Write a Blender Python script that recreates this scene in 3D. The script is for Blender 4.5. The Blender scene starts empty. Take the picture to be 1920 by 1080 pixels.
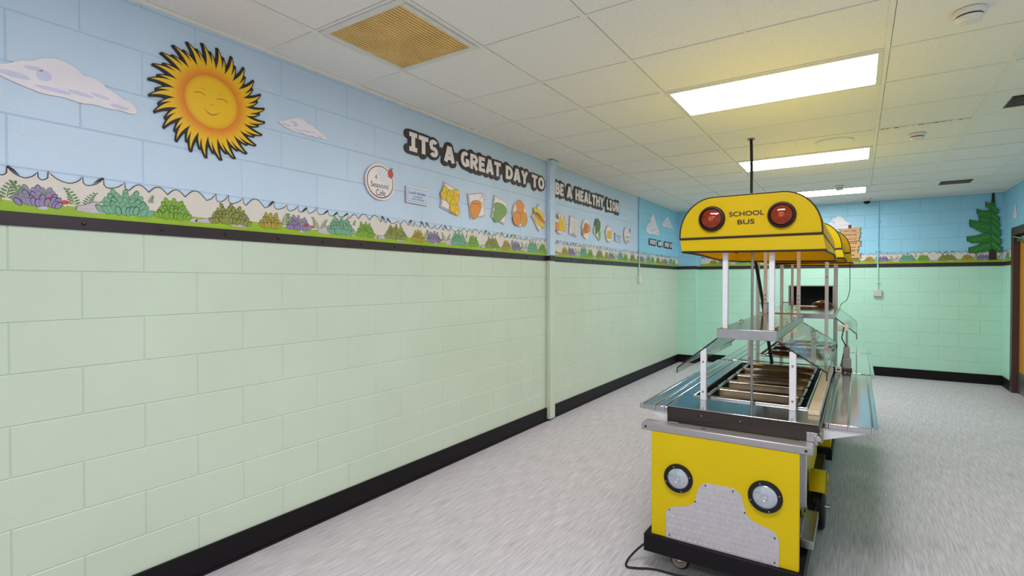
import bpy, bmesh, math, random
from math import sin, cos, pi, radians, sqrt, atan2
from mathutils import Vector, Matrix
random.seed(7)
SC = bpy.context.scene
COL = SC.collection

# ------------------------------------------------------------------ camera, world, exposure
cd = bpy.data.cameras.new('camera'); cd.sensor_width = 36.0; cd.lens = 982.2 * 36.0 / 1920.0
cd.clip_start = 0.05; cd.clip_end = 60
cam = bpy.data.objects.new('camera', cd); COL.objects.link(cam)
cam.location = (0, 0, 1.466)
cam.rotation_euler = (radians(90 - 0.71), 0, radians(33.36))
SC.camera = cam
wd = bpy.data.worlds.new('world'); SC.world = wd; wd.use_nodes = True
wd.node_tree.nodes['Background'].inputs[0].default_value = (0.93, 0.97, 1.0, 1)
wd.node_tree.nodes['Background'].inputs[1].default_value = 0.7  # uniform fill light entering the open room ends, added for brightness
SC.view_settings.view_transform = 'Standard'; SC.view_settings.look = 'None'
SC.view_settings.exposure = 0.05; SC.view_settings.gamma = 1.0
SC.view_settings.use_curve_mapping = False
LAMP = 21.0            # emission of every ceiling light diffuser
SC.cycles.max_bounces = 12; SC.cycles.diffuse_bounces = 6; SC.cycles.transparent_max_bounces = 24

# ------------------------------------------------------------------ room constants (metres)
WX = -2.725           # left wall
RX = 1.72             # right wall
BY = 9.95             # back wall
FY = -3.2             # open end behind the camera, left unwalled for the world's fill light
CZ = 2.736            # ceiling
PAINT = 1.709         # paint line behind the rail

# ------------------------------------------------------------------ materials
def lin(c):
    return tuple(((v / 255.0) / 12.92 if v / 255.0 <= 0.04045 else ((v / 255.0 + 0.055) / 1.055) ** 2.4) for v in c)

def newmat(name):
    m = bpy.data.materials.new(name); m.use_nodes = True
    return m, m.node_tree.nodes, m.node_tree.links, m.node_tree.nodes['Principled BSDF']

def mat(name, rgb, rough=0.5, metal=0.0, var=0.04, scale=12.0, bump=0.0, bscale=120.0, stretch=(1, 1, 1), spec=None, coat=0.0):
    m, N, L, P = newmat(name)
    c = lin(rgb)
    tc = N.new('ShaderNodeTexCoord'); mp = N.new('ShaderNodeMapping'); mp.inputs['Scale'].default_value = stretch
    L.new(tc.outputs['Object'], mp.inputs['Vector'])
    nz = N.new('ShaderNodeTexNoise'); nz.inputs['Scale'].default_value = scale; nz.inputs['Detail'].default_value = 4
    L.new(mp.outputs[0], nz.inputs['Vector'])
    cr = N.new('ShaderNodeValToRGB')
    cr.color_ramp.elements[0].position = 0.3; cr.color_ramp.elements[1].position = 0.7
    cr.color_ramp.elements[0].color = tuple(v * (1 - var) for v in c) + (1,)
    cr.color_ramp.elements[1].color = tuple(min(1, v * (1 + var)) for v in c) + (1,)
    L.new(nz.outputs['Fac'], cr.inputs[0]); L.new(cr.outputs[0], P.inputs['Base Color'])
    P.inputs['Roughness'].default_value = rough; P.inputs['Metallic'].default_value = metal
    if spec is not None: P.inputs['Specular IOR Level'].default_value = spec
    if coat: P.inputs['Coat Weight'].default_value = coat
    if bump:
        n2 = N.new('ShaderNodeTexNoise'); n2.inputs['Scale'].default_value = bscale; n2.inputs['Detail'].default_value = 3
        L.new(mp.outputs[0], n2.inputs['Vector'])
        b = N.new('ShaderNodeBump'); b.inputs['Strength'].default_value = bump; b.inputs['Distance'].default_value = 0.003
        L.new(n2.outputs['Fac'], b.inputs['Height']); L.new(b.outputs[0], P.inputs['Normal'])
    return m

def glassmat(name, tint=0.93, col=(1, 1, 1), gl=0.08):
    m, N, L, P = newmat(name); N.remove(P)
    out = [n for n in N if n.type == 'OUTPUT_MATERIAL'][0]
    tr = N.new('ShaderNodeBsdfTransparent'); tr.inputs[0].default_value = (tint * col[0], tint * col[1], tint * col[2], 1)
    gs = N.new('ShaderNodeBsdfGlossy'); gs.inputs['Roughness'].default_value = 0.04
    nz = N.new('ShaderNodeTexNoise'); nz.inputs['Scale'].default_value = 6
    mr = N.new('ShaderNodeMapRange'); mr.inputs['To Min'].default_value = 0.02; mr.inputs['To Max'].default_value = 0.10
    L.new(nz.outputs['Fac'], mr.inputs['Value']); L.new(mr.outputs[0], gs.inputs['Roughness'])
    fr = N.new('ShaderNodeFresnel'); fr.inputs[0].default_value = 1.45
    mx = N.new('ShaderNodeMixShader'); ge = N.new('ShaderNodeNewGeometry')
    iv = N.new('ShaderNodeMath'); iv.operation = 'SUBTRACT'; iv.inputs[0].default_value = 1.0; L.new(ge.outputs['Backfacing'], iv.inputs[1])
    ml = N.new('ShaderNodeMath'); ml.operation = 'MULTIPLY'; L.new(fr.outputs[0], ml.inputs[0]); L.new(iv.outputs[0], ml.inputs[1])
    L.new(ml.outputs[0], mx.inputs[0]); L.new(tr.outputs[0], mx.inputs[1]); L.new(gs.outputs[0], mx.inputs[2])
    L.new(mx.outputs[0], out.inputs[0])
    return m

def fabricmat(name, rgb, trans_rgb, fac=0.35):
    m, N, L, P = newmat(name); N.remove(P)
    out = [n for n in N if n.type == 'OUTPUT_MATERIAL'][0]
    nz = N.new('ShaderNodeTexNoise'); nz.inputs['Scale'].default_value = 5
    cr = N.new('ShaderNodeValToRGB'); c = lin(rgb)
    cr.color_ramp.elements[0].color = tuple(v * .95 for v in c) + (1,); cr.color_ramp.elements[1].color = tuple(min(1, v * 1.05) for v in c) + (1,)
    L.new(nz.outputs['Fac'], cr.inputs[0])
    p2 = N.new('ShaderNodeBsdfPrincipled'); p2.inputs['Roughness'].default_value = 0.5; p2.inputs['Specular IOR Level'].default_value = 0.25
    L.new(cr.outputs[0], p2.inputs['Base Color'])
    t = N.new('ShaderNodeBsdfTranslucent'); t.inputs[0].default_value = lin(trans_rgb) + (1,)
    mx = N.new('ShaderNodeMixShader'); mx.inputs[0].default_value = fac
    L.new(p2.outputs[0], mx.inputs[1]); L.new(t.outputs[0], mx.inputs[2]); L.new(mx.outputs[0], out.inputs[0])
    return m

def lampmat(name, strength):
    # prismatic diffuser over three tubes: the brightness runs in soft bands across the short side
    m, N, L, P = newmat(name); N.remove(P)
    out = [n for n in N if n.type == 'OUTPUT_MATERIAL'][0]
    e = N.new('ShaderNodeEmission'); e.inputs[0].default_value = (1.0, 0.955, 0.965, 1)
    tc = N.new('ShaderNodeTexCoord'); w = N.new('ShaderNodeTexWave'); w.bands_direction = 'Y'; w.inputs['Scale'].default_value = 1.05
    L.new(tc.outputs['Object'], w.inputs['Vector'])
    mr = N.new('ShaderNodeMapRange'); mr.inputs['To Min'].default_value = strength * 0.85; mr.inputs['To Max'].default_value = strength * 1.15
    L.new(w.outputs['Fac'], mr.inputs['Value']); L.new(mr.outputs[0], e.inputs[1]); L.new(e.outputs[0], out.inputs[0])
    return m

def floormat():
    m, N, L, P = newmat('grey_streaked_vinyl')
    tc = N.new('ShaderNodeTexCoord'); mp = N.new('ShaderNodeMapping'); mp.inputs['Scale'].default_value = (1, 0.05, 1)
    L.new(tc.outputs['Object'], mp.inputs['Vector'])
    a = N.new('ShaderNodeTexNoise'); a.inputs['Scale'].default_value = 110; a.inputs['Detail'].default_value = 5; a.inputs['Roughness'].default_value = .65
    L.new(mp.outputs[0], a.inputs['Vector'])
    b = N.new('ShaderNodeTexNoise'); b.inputs['Scale'].default_value = 1.2; b.inputs['Detail'].default_value = 3
    L.new(tc.outputs['Object'], b.inputs['Vector'])
    cr = N.new('ShaderNodeValToRGB')
    cr.color_ramp.elements[0].position = .28; cr.color_ramp.elements[0].color = lin((160, 157, 162)) + (1,)
    cr.color_ramp.elements[1].position = .68; cr.color_ramp.elements[1].color = lin((213, 209, 216)) + (1,)
    L.new(a.outputs['Fac'], cr.inputs[0])
    cr2 = N.new('ShaderNodeValToRGB')
    cr2.color_ramp.elements[0].color = (.9, .9, .9, 1); cr2.color_ramp.elements[1].color = (1, 1, 1, 1)
    L.new(b.outputs['Fac'], cr2.inputs[0])
    mx = N.new('ShaderNodeMix'); mx.data_type = 'RGBA'; mx.blend_type = 'MULTIPLY'; mx.inputs[0].default_value = 1
    L.new(cr.outputs[0], mx.inputs[6]); L.new(cr2.outputs[0], mx.inputs[7]); L.new(mx.outputs[2], P.inputs['Base Color'])
    P.inputs['Roughness'].default_value = .48
    return m

def tilemat():
    m, N, L, P = newmat('fissured_ceiling_tile')
    tc = N.new('ShaderNodeTexCoord')
    a = N.new('ShaderNodeTexNoise'); a.inputs['Scale'].default_value = 150; a.inputs['Detail'].default_value = 2
    L.new(tc.outputs['Object'], a.inputs['Vector'])
    cr = N.new('ShaderNodeValToRGB')
    cr.color_ramp.elements[0].position = .30; cr.color_ramp.elements[0].color = lin((212, 208, 200)) + (1,)
    cr.color_ramp.elements[1].position = .40; cr.color_ramp.elements[1].color = lin((238, 235, 230)) + (1,)
    L.new(a.outputs['Fac'], cr.inputs[0]); L.new(cr.outputs[0], P.inputs['Base Color'])
    P.inputs['Roughness'].default_value = .9
    bm_ = N.new('ShaderNodeBump'); bm_.inputs['Strength'].default_value = .25; bm_.inputs['Distance'].default_value = .002
    L.new(a.outputs['Fac'], bm_.inputs['Height']); L.new(bm_.outputs[0], P.inputs['Normal'])
    return m

M = {}
M['mint'] = mat('mint_block_paint', (194, 209, 191), .38, 0, .03, 2.0, .35, 90)
M['blue'] = mat('pale_blue_block_paint', (190, 211, 232), .42, 0, .04, 2.0, .5, 70)
M['deepblue'] = mat('sky_blue_block_paint', (146, 204, 228), .42, 0, .04, 2.0, .4, 70)
M['mintfar'] = mat('mint_block_far_tone', (180, 228, 206), .38, 0, .03, 2.0, .35, 90)  # same mint paint, the far end's lighting tone put into the colour
M['tile'] = tilemat()
M['tbar'] = mat('cream_ceiling_grid', (236, 233, 224), .5, 0, .03)
M['floor'] = floormat()
M['black'] = mat('black_vinyl', (11, 7, 13), .5, 0, .1, spec=.25)
M['rail'] = mat('brown_black_rail', (44, 32, 38), .32, 0, .12, 6)
M['bolt'] = mat('black_bolt', (12, 10, 12), .3)
M['steel'] = mat('brushed_steel', (178, 178, 182), .27, 1, .05, 30, .06, 60, (1, .08, 1))
M['polish'] = mat('polished_steel', (190, 190, 192), .12, 1, .04, 8, .03, 25)
M['dullsteel'] = mat('dull_steel', (150, 148, 146), .38, 1, .08, 14, .05, 60)
M['alu'] = mat('satin_aluminium_post', (222, 223, 230), .38, .25, .04, 14)
M['darksteel'] = mat('dark_brushed_steel', (74, 68, 64), .32, .9, .1, 20, .05, 60, (.05, 1, 1))
M['yellow'] = mat('school_bus_yellow', (206, 180, 0), .42, 0, .03, 3, spec=.25)
M['canvas'] = fabricmat('yellow_awning_vinyl', (216, 194, 0), (222, 140, 0), .30)
M['piping'] = mat('black_piping', (26, 18, 14), .6)
M['tread'] = mat('tread_plate_aluminium', (196, 194, 200), .42, .55, .05, 30)
M['chromeglass'] = mat('headlamp_glass', (188, 196, 206), .16, .65, .08, 60)
M['amber'] = mat('red_amber_lens', (122, 36, 4), .07, 0, .15, 30)
M['ambercore'] = mat('amber_lens_core', (168, 72, 12), .1, 0, .1)
M['rubber'] = mat('black_rubber', (14, 14, 20), .5, 0, .1, 20, spec=.35)
M['glass'] = glassmat('clear_acrylic', .93, (.98, 1, .99))
M['greyglass'] = glassmat('smoky_acrylic', .80, (.97, .97, 1.0))
M['frame'] = mat('white_metal_frame', (222, 220, 212), .4)
M['lamp'] = lampmat('lit_diffuser', LAMP)
M['vent'] = mat('yellowed_vent_slats', (234, 194, 118), .5, 0, .14, 5)
M['ventback'] = mat('brown_vent_backing', (150, 116, 60), .8, 0, .2, 5)  # browner backing makes the gaps between slats stand out
M['plastic'] = mat('white_plastic', (226, 222, 214), .35)
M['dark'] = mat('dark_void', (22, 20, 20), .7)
M['wood'] = mat('orange_door_wood', (206, 138, 40), .35, 0, .12, 8, 0, 1, (1, 1, .1))
M['doorframe'] = mat('brown_door_frame', (70, 50, 46), .4, 0, .06)
M['cream'] = mat('cream_print', (212, 205, 196), .45, 0, .02)
M['white'] = mat('white_print', (232, 224, 222), .45, 0, .02)
M['ink'] = mat('black_ink', (22, 18, 20), .5)
M['sign_dark'] = mat('dark_brown_board', (52, 38, 36), .4)
M['grass'] = mat('grass_green_print', (142, 178, 28), .45, 0, .10, 5)
M['olive'] = mat('olive_print', (138, 142, 62), .45); M['teal'] = mat('teal_leaf_print', (112, 168, 138), .45)
M['lime'] = mat('lime_leaf_print', (122, 168, 40), .45); M['ochre'] = mat('ochre_leaf_print', (176, 150, 40), .45)
M['purple'] = mat('lilac_flower_print', (146, 122, 176), .45); M['fern'] = mat('fern_green_print', (84, 124, 66), .45)
M['red'] = mat('red_print', (198, 48, 36), .4); M['rock'] = mat('stone_print', (188, 176, 182), .45)
M['orange'] = mat('orange_print', (226, 140, 44), .45); M['bread'] = mat('golden_print', (214, 150, 40), .45)
M['lemon'] = mat('lemon_print', (222, 190, 24), .45); M['green'] = mat('broccoli_print', (70, 118, 40), .45)
M['pickle'] = mat('pickle_green_print', (122, 156, 84), .45); M['meat'] = mat('brown_food_print', (196, 112, 36), .45)
M['lilac'] = mat('lilac_shade_print', (198, 200, 226), .45); M['cloud'] = mat('cloud_white_print', (228, 222, 230), .45, 0, .03)
M['maroon'] = mat('maroon_print', (132, 44, 48), .45); M['violet'] = mat('violet_line_print', (96, 78, 120), .45)
M['skyprint'] = mat('pale_blue_print', (188, 206, 234), .45); M['navy'] = mat('navy_print', (52, 66, 110), .45)
M['pine'] = mat('pine_green_print', (40, 118, 44), .45); M['pinehi'] = mat('pine_light_print', (84, 152, 54), .45)
M['trunk'] = mat('trunk_brown_print', (48, 34, 34), .45); M['plank'] = mat('tan_plank_print', (206, 160, 104), .45, 0, .06, 14, 0, 1, (.2, 1, 1))
M['sunyellow'] = mat('sun_yellow_print', (236, 188, 16), .42, 0, .03)
M['brownline'] = mat('brown_line_print', (128, 74, 20), .5)
M['pansteel'] = mat('dark_pan_steel', (74, 65, 52), .24, 1, .2, 9, .05, 30)  # pan interiors, darker than their polished rims
M['stain'] = mat('mould_stain', (112, 106, 84), .9, 0, .2)
M['throat'] = mat('grey_duct_metal', (120, 118, 112), .6)
M['bumpermetal'] = mat('satin_bumper_metal', (164, 162, 164), .36, .55, .06, 18, .05, 60, (.05, 1, 1))
M['tanrail'] = mat('reflection_tan_rail', (206, 190, 160), .38, 0, .06, 6)  # tan put into the colour for what the steel rail reflects
M['hubplate'] = mat('worn_hub_plate', (168, 146, 130), .4, .3, .15, 30)
M['shelfsteel'] = mat('canopy_reflection_tan_steel', (196, 176, 138), .12, 1, .06, 8, .03, 25)  # polished steel with the orange canopy's reflection put into its colour
M['boxgrey'] = mat('pale_grey_box', (196, 194, 196), .45)
M['ceramic'] = mat('cream_ceramic', (214, 206, 182), .25); M['brownbowl'] = mat('brown_bowl_glaze', (74, 32, 18), .25)

def sunmat():
    m, N, L, P = newmat('sun_face_print')
    tc = N.new('ShaderNodeTexCoord'); sp = N.new('ShaderNodeVectorMath'); sp.operation = 'LENGTH'
    L.new(tc.outputs['Object'], sp.inputs[0])
    mr = N.new('ShaderNodeMapRange'); mr.inputs['From Max'].default_value = .3; L.new(sp.outputs['Value'], mr.inputs['Value'])
    cr = N.new('ShaderNodeValToRGB'); E_ = cr.color_ramp.elements
    E_[0].position = 0; E_[0].color = lin((236, 190, 16)) + (1,)
    E_[1].position = 1; E_[1].color = lin((236, 190, 20)) + (1,)
    for p, c in ((.36, (236, 186, 14)), (.425, (228, 158, 14)), (.445, (222, 128, 14)), (.50, (232, 146, 22)), (.62, (236, 184, 18))):
        e = E_.new(p); e.color = lin(c) + (1,)
    L.new(mr.outputs[0], cr.inputs[0]); L.new(cr.outputs[0], P.inputs['Base Color']); P.inputs['Roughness'].default_value = .42
    return m
M['sun'] = sunmat()

# ------------------------------------------------------------------ mesh builder
class G:
    def __init__(s): s.v = []; s.f = []; s.m = []; s.names = []
    def mi(s, k):
        if k not in s.names: s.names.append(k)
        return s.names.index(k)
    def add(s, vs, fs, k):
        o = len(s.v); s.v += [tuple(p) for p in vs]; i = s.mi(k)
        for f in fs: s.f.append(tuple(o + a for a in f)); s.m.append(i)
        return s
    def box(s, a, b, k):
        x0, y0, z0 = [min(p, q) for p, q in zip(a, b)]; x1, y1, z1 = [max(p, q) for p, q in zip(a, b)]
        vs = [(x0, y0, z0), (x1, y0, z0), (x1, y1, z0), (x0, y1, z0), (x0, y0, z1), (x1, y0, z1), (x1, y1, z1), (x0, y1, z1)]
        return s.add(vs, [(0, 3, 2, 1), (4, 5, 6, 7), (0, 1, 5, 4), (1, 2, 6, 5), (2, 3, 7, 6), (3, 0, 4, 7)], k)
    def hull8(s, lo, hi, k):      # two quads joined: lo = 4 points, hi = 4 points, same order
        return s.add(list(lo) + list(hi), [(3, 2, 1, 0), (4, 5, 6, 7), (0, 1, 5, 4), (1, 2, 6, 5), (2, 3, 7, 6), (3, 0, 4, 7)], k)
    def tube(s, path, r, k, n=8, close=False):
        P = [Vector(p) for p in path]; rings = []; ref = None
        for i, p in enumerate(P):
            if close: t = P[(i + 1) % len(P)] - P[i - 1]
            else: t = P[min(i + 1, len(P) - 1)] - P[max(i - 1, 0)]
            t.normalize()
            if ref is None: ref = Vector((0, 0, 1)) if abs(t.z) < .9 else Vector((1, 0, 0))
            a = (ref - t * ref.dot(t)).normalized(); b = t.cross(a); ref = a
            rr = r[i] if isinstance(r, (list, tuple)) else r
            rings.append([p + (a * cos(2 * pi * j / n) + b * sin(2 * pi * j / n)) * rr for j in range(n)])
        vs = [q for R_ in rings for q in R_]; fs = []
        m = len(P)
        for i in range(m if close else m - 1):
            i2 = (i + 1) % m
            for j in range(n): fs.append((i * n + j, i * n + (j + 1) % n, i2 * n + (j + 1) % n, i2 * n + j))
        if not close: fs += [tuple(reversed(range(n))), tuple((m - 1) * n + j for j in range(n))]
        return s.add(vs, fs, k)
    def lathe(s, c, axis, prof, k, n=32, cap=True):   # prof: (radius, distance along axis)
        c = Vector(c); ax = Vector(axis).normalized()
        a = (Vector((0, 0, 1)) if abs(ax.z) < .9 else Vector((1, 0, 0))); a = (a - ax * a.dot(ax)).normalized(); b = ax.cross(a)
        vs = []; fs = []
        for r, d in prof:
            for j in range(n): vs.append(c + ax * d + (a * cos(2 * pi * j / n) + b * sin(2 * pi * j / n)) * max(r, 1e-5))
        for i in range(len(prof) - 1):
            for j in range(n): fs.append((i * n + j, i * n + (j + 1) % n, (i + 1) * n + (j + 1) % n, (i + 1) * n + j))
        if cap: fs += [tuple(reversed(range(n))), tuple((len(prof) - 1) * n + j for j in range(n))]
        return s.add(vs, fs, k)
    def prism(s, poly, to3, d0, d1, k, kside=None):    # poly 2-D, to3(u,v,d) -> point; front face at d1
        n = len(poly)
        ar = sum(poly[i][0] * poly[(i + 1) % n][1] - poly[(i + 1) % n][0] * poly[i][1] for i in range(n))
        if ar < 0: poly = list(reversed(poly))
        vs = [to3(u, v, d1) for u, v in poly] + [to3(u, v, d0) for u, v in poly]
        s.add(vs[:n], [tuple(range(n))], k)
        s.add(vs, [(i, n + i, n + (i + 1) % n, (i + 1) % n) for i in range(n)], kside or k)
        s.add(vs[n:], [tuple(reversed(range(n)))], kside or k)
        return s
    def flat(s, poly, to3, d, k):
        n = len(poly)
        ar = sum(poly[i][0] * poly[(i + 1) % n][1] - poly[(i + 1) % n][0] * poly[i][1] for i in range(n))
        if ar < 0: poly = list(reversed(poly))
        return s.add([to3(u, v, d) for u, v in poly], [tuple(range(n))], k)
    def stroke(s, pts, w, to3, d, k):                   # a flat drawn line of width w (number or list)
        n = len(pts); L_ = []; R_ = []
        for i in range(n):
            a = pts[max(i - 1, 0)]; b = pts[min(i + 1, n - 1)]
            t = (b[0] - a[0], b[1] - a[1]); l = math.hypot(*t) or 1
            ww = (w[i] if isinstance(w, (list, tuple)) else w) / 2
            nx, ny = -t[1] / l * ww, t[0] / l * ww
            L_.append((pts[i][0] + nx, pts[i][1] + ny)); R_.append((pts[i][0] - nx, pts[i][1] - ny))
        vs = [to3(u, v, d) for u, v in R_] + [to3(u, v, d) for u, v in L_]
        return s.add(vs, [(i, i + 1, n + i + 1, n + i) for i in range(n - 1)], k)
    def build(s, name, parent=None, bevel=0.0, smooth=35, mats=None, recalc=True):
        base = Vector(parent['_w']) if parent else Vector((0, 0, 0))
        me = bpy.data.meshes.new(name)
        me.from_pydata([tuple(Vector(p) - base) for p in s.v], [], s.f)
        for k in s.names: me.materials.append(M[k])
        for p, i in zip(me.polygons, s.m): p.material_index = i
        if recalc:
            b = bmesh.new(); b.from_mesh(me); bmesh.ops.remove_doubles(b, verts=b.verts, dist=1e-6)
            bmesh.ops.recalc_face_normals(b, faces=b.faces); b.to_mesh(me); b.free()
        if smooth:
            me.shade_smooth(); me.set_sharp_from_angle(angle=radians(smooth))
        me.update()
        o = bpy.data.objects.new(name, me); COL.objects.link(o)
        if parent:
            o.parent = parent; o['_w'] = tuple(base)
        else: o['_w'] = (0, 0, 0)
        if bevel:
            bv = o.modifiers.new('bevel', 'BEVEL'); bv.width = bevel; bv.segments = 2; bv.limit_method = 'ANGLE'; bv.angle_limit = radians(40)
        return o

def empty(name, loc):
    o = bpy.data.objects.new(name, None); COL.objects.link(o); o.location = loc; o.empty_display_size = .1
    o['_w'] = tuple(loc); return o
def tag(o, label, cat, group=None):
    o['label'] = label; o['category'] = cat
    if group: o['group'] = group
    return o
def struct(o): o['kind'] = 'structure'; return o
def copy_tree(o, parent=None):
    c = o.copy(); COL.objects.link(c)
    if parent: c.parent = parent
    for ch in list(o.children): copy_tree(ch, c)
    return c
def root_mesh(g, name, loc, **kw):     # a thing that is one mesh, origin at loc
    e = {'_w': loc}
    class Pp: pass
    o = g_build_at(g, name, loc, **kw); return o
def g_build_at(g, name, loc, **kw):
    g.v = [tuple(Vector(p) - Vector(loc)) for p in g.v]
    o = g.build(name, None, **kw); o.location = loc; o['_w'] = tuple(loc); return o

# plane frames: (u, v, d) -> world, d = distance out from the wall into the room
LW = lambda u, v, d: (WX + d, u, v)
BW = lambda u, v, d: (u, BY - d, v)
BWo = lambda u, v, d: (u, BY - d - .008, v)
RW = lambda u, v, d: (RX - d, -u, v)
PW = lambda u, v, d: (u, 9.65 - d, v)

# ------------------------------------------------------------------ block walls
ROWS = [-0.101 + 0.201 * k for k in range(0, 16)]
def subtract(r, h):
    u0, u1, v0, v1 = r; a0, a1, b0, b1 = h
    if a0 >= u1 or a1 <= u0 or b0 >= v1 or b1 <= v0: return [r]
    out = []
    if v0 < b0: out.append((u0, u1, v0, b0))
    if v1 > b1: out.append((u0, u1, b1, v1))
    m0, m1 = max(v0, b0), min(v1, b1)
    if u0 < a0: out.append((u0, a0, m0, m1))
    if u1 > a1: out.append((a1, u1, m0, m1))
    return out
def blockwall(name, to3, u0, u1, off, matfn, holes=(), cuts=(), z1=CZ + .02, W=.46):
    g = G(); ins = .0045; dep = .004
    for k in range(len(ROWS) - 1):
        v0, v1 = max(ROWS[k], 0), min(ROWS[k + 1], z1)
        if v1 - v0 < .005: continue
        s = off + (W / 2 if k % 2 else 0)
        n0 = math.floor((u0 - s) / W)
        us = sorted(set([u0, u1] + [s + W * i for i in range(n0, n0 + int((u1 - u0) / W) + 3) if u0 + .004 < s + W * i < u1 - .004] + list(cuts)))
        for a, b in zip(us[:-1], us[1:]):
            rs = [(a, b, v0, v1)]
            for h in holes: rs = [q for r in rs for q in subtract(r, h)]
            for (p, q, r, t) in rs:
                iu0 = 0 if (p in cuts or p == u0) else ins; iu1 = 0 if (q in cuts or q == u1) else ins
                O = [(p, r), (q, r), (q, t), (p, t)]; I = [(p + iu0, r + ins), (q - iu1, r + ins), (q - iu1, t - ins), (p + iu0, t - ins)]
                vs = [to3(x, y, -dep) for x, y in O] + [to3(x, y, 0) for x, y in I]
                g.add(vs, [(4, 5, 6, 7), (0, 1, 5, 4), (1, 2, 6, 5), (2, 3, 7, 6), (3, 0, 4, 7)], matfn((p + q) / 2, (r + t) / 2))
    return struct(g.build(name, None, smooth=0))

wl = blockwall('wall_left', LW, FY, 9.65, .157, lambda u, v: ('deepblue' if u > 7.56 else 'blue') if v > PAINT else 'mint', cuts=(7.56,))
OP = (-.943, -.327, 1.02, 1.387)      # serving hatch in the back wall
far = lambda u, v: 'deepblue' if v > PAINT else 'mintfar'
wb = blockwall('wall_back', BW, -2.42, RX, .10, far, holes=(OP,))
pil = blockwall('wall_left_pier', PW, WX, -2.42, .1, far)
DO = (-9.43, -8.43, -1, 2.13)
wr = blockwall('wall_right', RW, -BY, -2.6, .2, far, holes=(DO,))
g = G(); RWp = lambda u, v, d: (-2.42 - d * 0, u, v)
g.add([(-2.42, 9.65, 0), (-2.42, BY, 0), (-2.42, BY, PAINT), (-2.42, 9.65, PAINT)], [(0, 1, 2, 3)], 'mintfar')
g.add([(-2.42, 9.65, PAINT), (-2.42, BY, PAINT), (-2.42, BY, CZ), (-2.42, 9.65, CZ)], [(0, 1, 2, 3)], 'deepblue')
struct(g.build('wall_left_pier_return', None, smooth=0))

g = G(); g.box((WX - .2, FY - .2, -.12), (RX + .5, BY + .9, 0), 'floor'); struct(g.build('floor', None, smooth=0))

# ceiling: tiles above a grid of tee bars
g = G()
XS = [WX, -2.31, -1.708, -1.105, .130, .744, 1.345, RX]
YS = [FY + .02] + [2.302 + .6135 * k for k in range(-8, 13)] + [BY]
YS = sorted(y for y in YS if FY < y <= BY)
bw = .012
lights_at = [(-1.105, .130, 2), (-1.105, .130, 6), (-1.105, .130, 10), (-1.105, .130, -2), (-1.105, .130, -6)]
def yk(k): return 2.302 + .6135 * k
skip = [(x0, x1, yk(k), yk(k + 1)) for x0, x1, k in lights_at] + [(-2.31, -1.708, yk(-1), yk(0)), (.744, 1.345, yk(4), yk(5)), (.744, 1.345, yk(10), yk(11))]
split = set((i, j) for i in range(len(YS)) for j in range(7) if random.random() < .25)
tiles = G()
for i in range(len(YS) - 1):
    for j in range(len(XS) - 1):
        x0, x1, y0, y1 = XS[j], XS[j + 1], YS[i], YS[i + 1]
        cx, cy = (x0 + x1) / 2, (y0 + y1) / 2
        if any(a < cx < b and c < cy < d for a, b, c, d in skip): continue
        dz = random.choice([.004, .006, .009])
        xs = [x0, x1]
        if x1 - x0 > 1 and i in (8, 9, 14): xs = [x0, cx, x1]
        for p, q in zip(xs[:-1], xs[1:]):
            tl = random.uniform(-.0015, .0015)
            pg = p + (.0148 if p == x0 else 0); yg = y1 - .0098
            tiles.add([(pg, y0, CZ + dz), (q, y0, CZ + dz + tl), (q, yg, CZ + dz), (pg, yg, CZ + dz - tl)], [(0, 1, 2, 3)], 'tile')
            if q != xs[-1]: g.box((q - .004, y0, CZ + .001), (q + .004, y1, CZ + .008), 'tbar')
for x in XS: g.box((x - bw, FY, CZ), (x + bw, BY, CZ + .012), 'tbar')
for y in YS: g.box((WX, y - bw * .6, CZ + .0012), (RX, y + bw * .6, CZ + .012), 'tbar')
g.box((WX - .2, FY - .2, CZ + .14), (RX + .2, BY + .3, CZ + .2), 'tbar')
g.v += []; o = len(g.v)
for p, f, mi_ in [(tiles.v, tiles.f, tiles.m)]:
    g.add(p, f, 'tile')
R0 = random.Random(11); ys = yk(5)
for i in range(90):
    x = .15 + .58 * R0.random(); y = ys + (R0.random() - .3) * .02; a = .002 + .004 * R0.random()
    g.add([(x + a * 1.6 * cos(t_), y + a * sin(t_), CZ - .0004) for t_ in [-2 * pi * k / 7 for k in range(7)]], [tuple(range(7))], 'stain')
struct(g.build('ceiling', None, smooth=0, recalc=False))
g = G(); g.box((WX, FY, CZ - .012), (WX + .02, 9.65, CZ + .002), 'tbar'); g.box((-2.42, BY - .02, CZ - .012), (RX, BY, CZ + .002), 'tbar')
g.box((RX - .02, 2.6, CZ - .012), (RX, BY, CZ + .002), 'tbar'); g.box((WX, 9.63, CZ - .012), (-2.42, 9.65, CZ + .002), 'tbar')
struct(g.build('trim_1', None))

# baseboards
g = G(); g.box((WX, FY, 0), (WX + .012, 9.65, .14), 'black'); g.box((WX, FY, 0), (WX + .02, 9.65, .012), 'black'); struct(g.build('baseboard_left', None, bevel=.003))
g = G(); g.box((WX, 9.638, 0), (-2.408, 9.65, .14), 'black'); g.box((-2.42, 9.64, 0), (-2.408, BY, .14), 'black'); g.box((-2.42, BY - .012, 0), (RX, BY, .14), 'black'); struct(g.build('baseboard_back', None, bevel=.003))
g = G(); g.box((RX - .012, 9.49, 0), (RX, BY, .14), 'black'); g.box((RX - .012, 2.6, 0), (RX, 8.37, .14), 'black'); struct(g.build('baseboard_right', None, bevel=.003))

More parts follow.
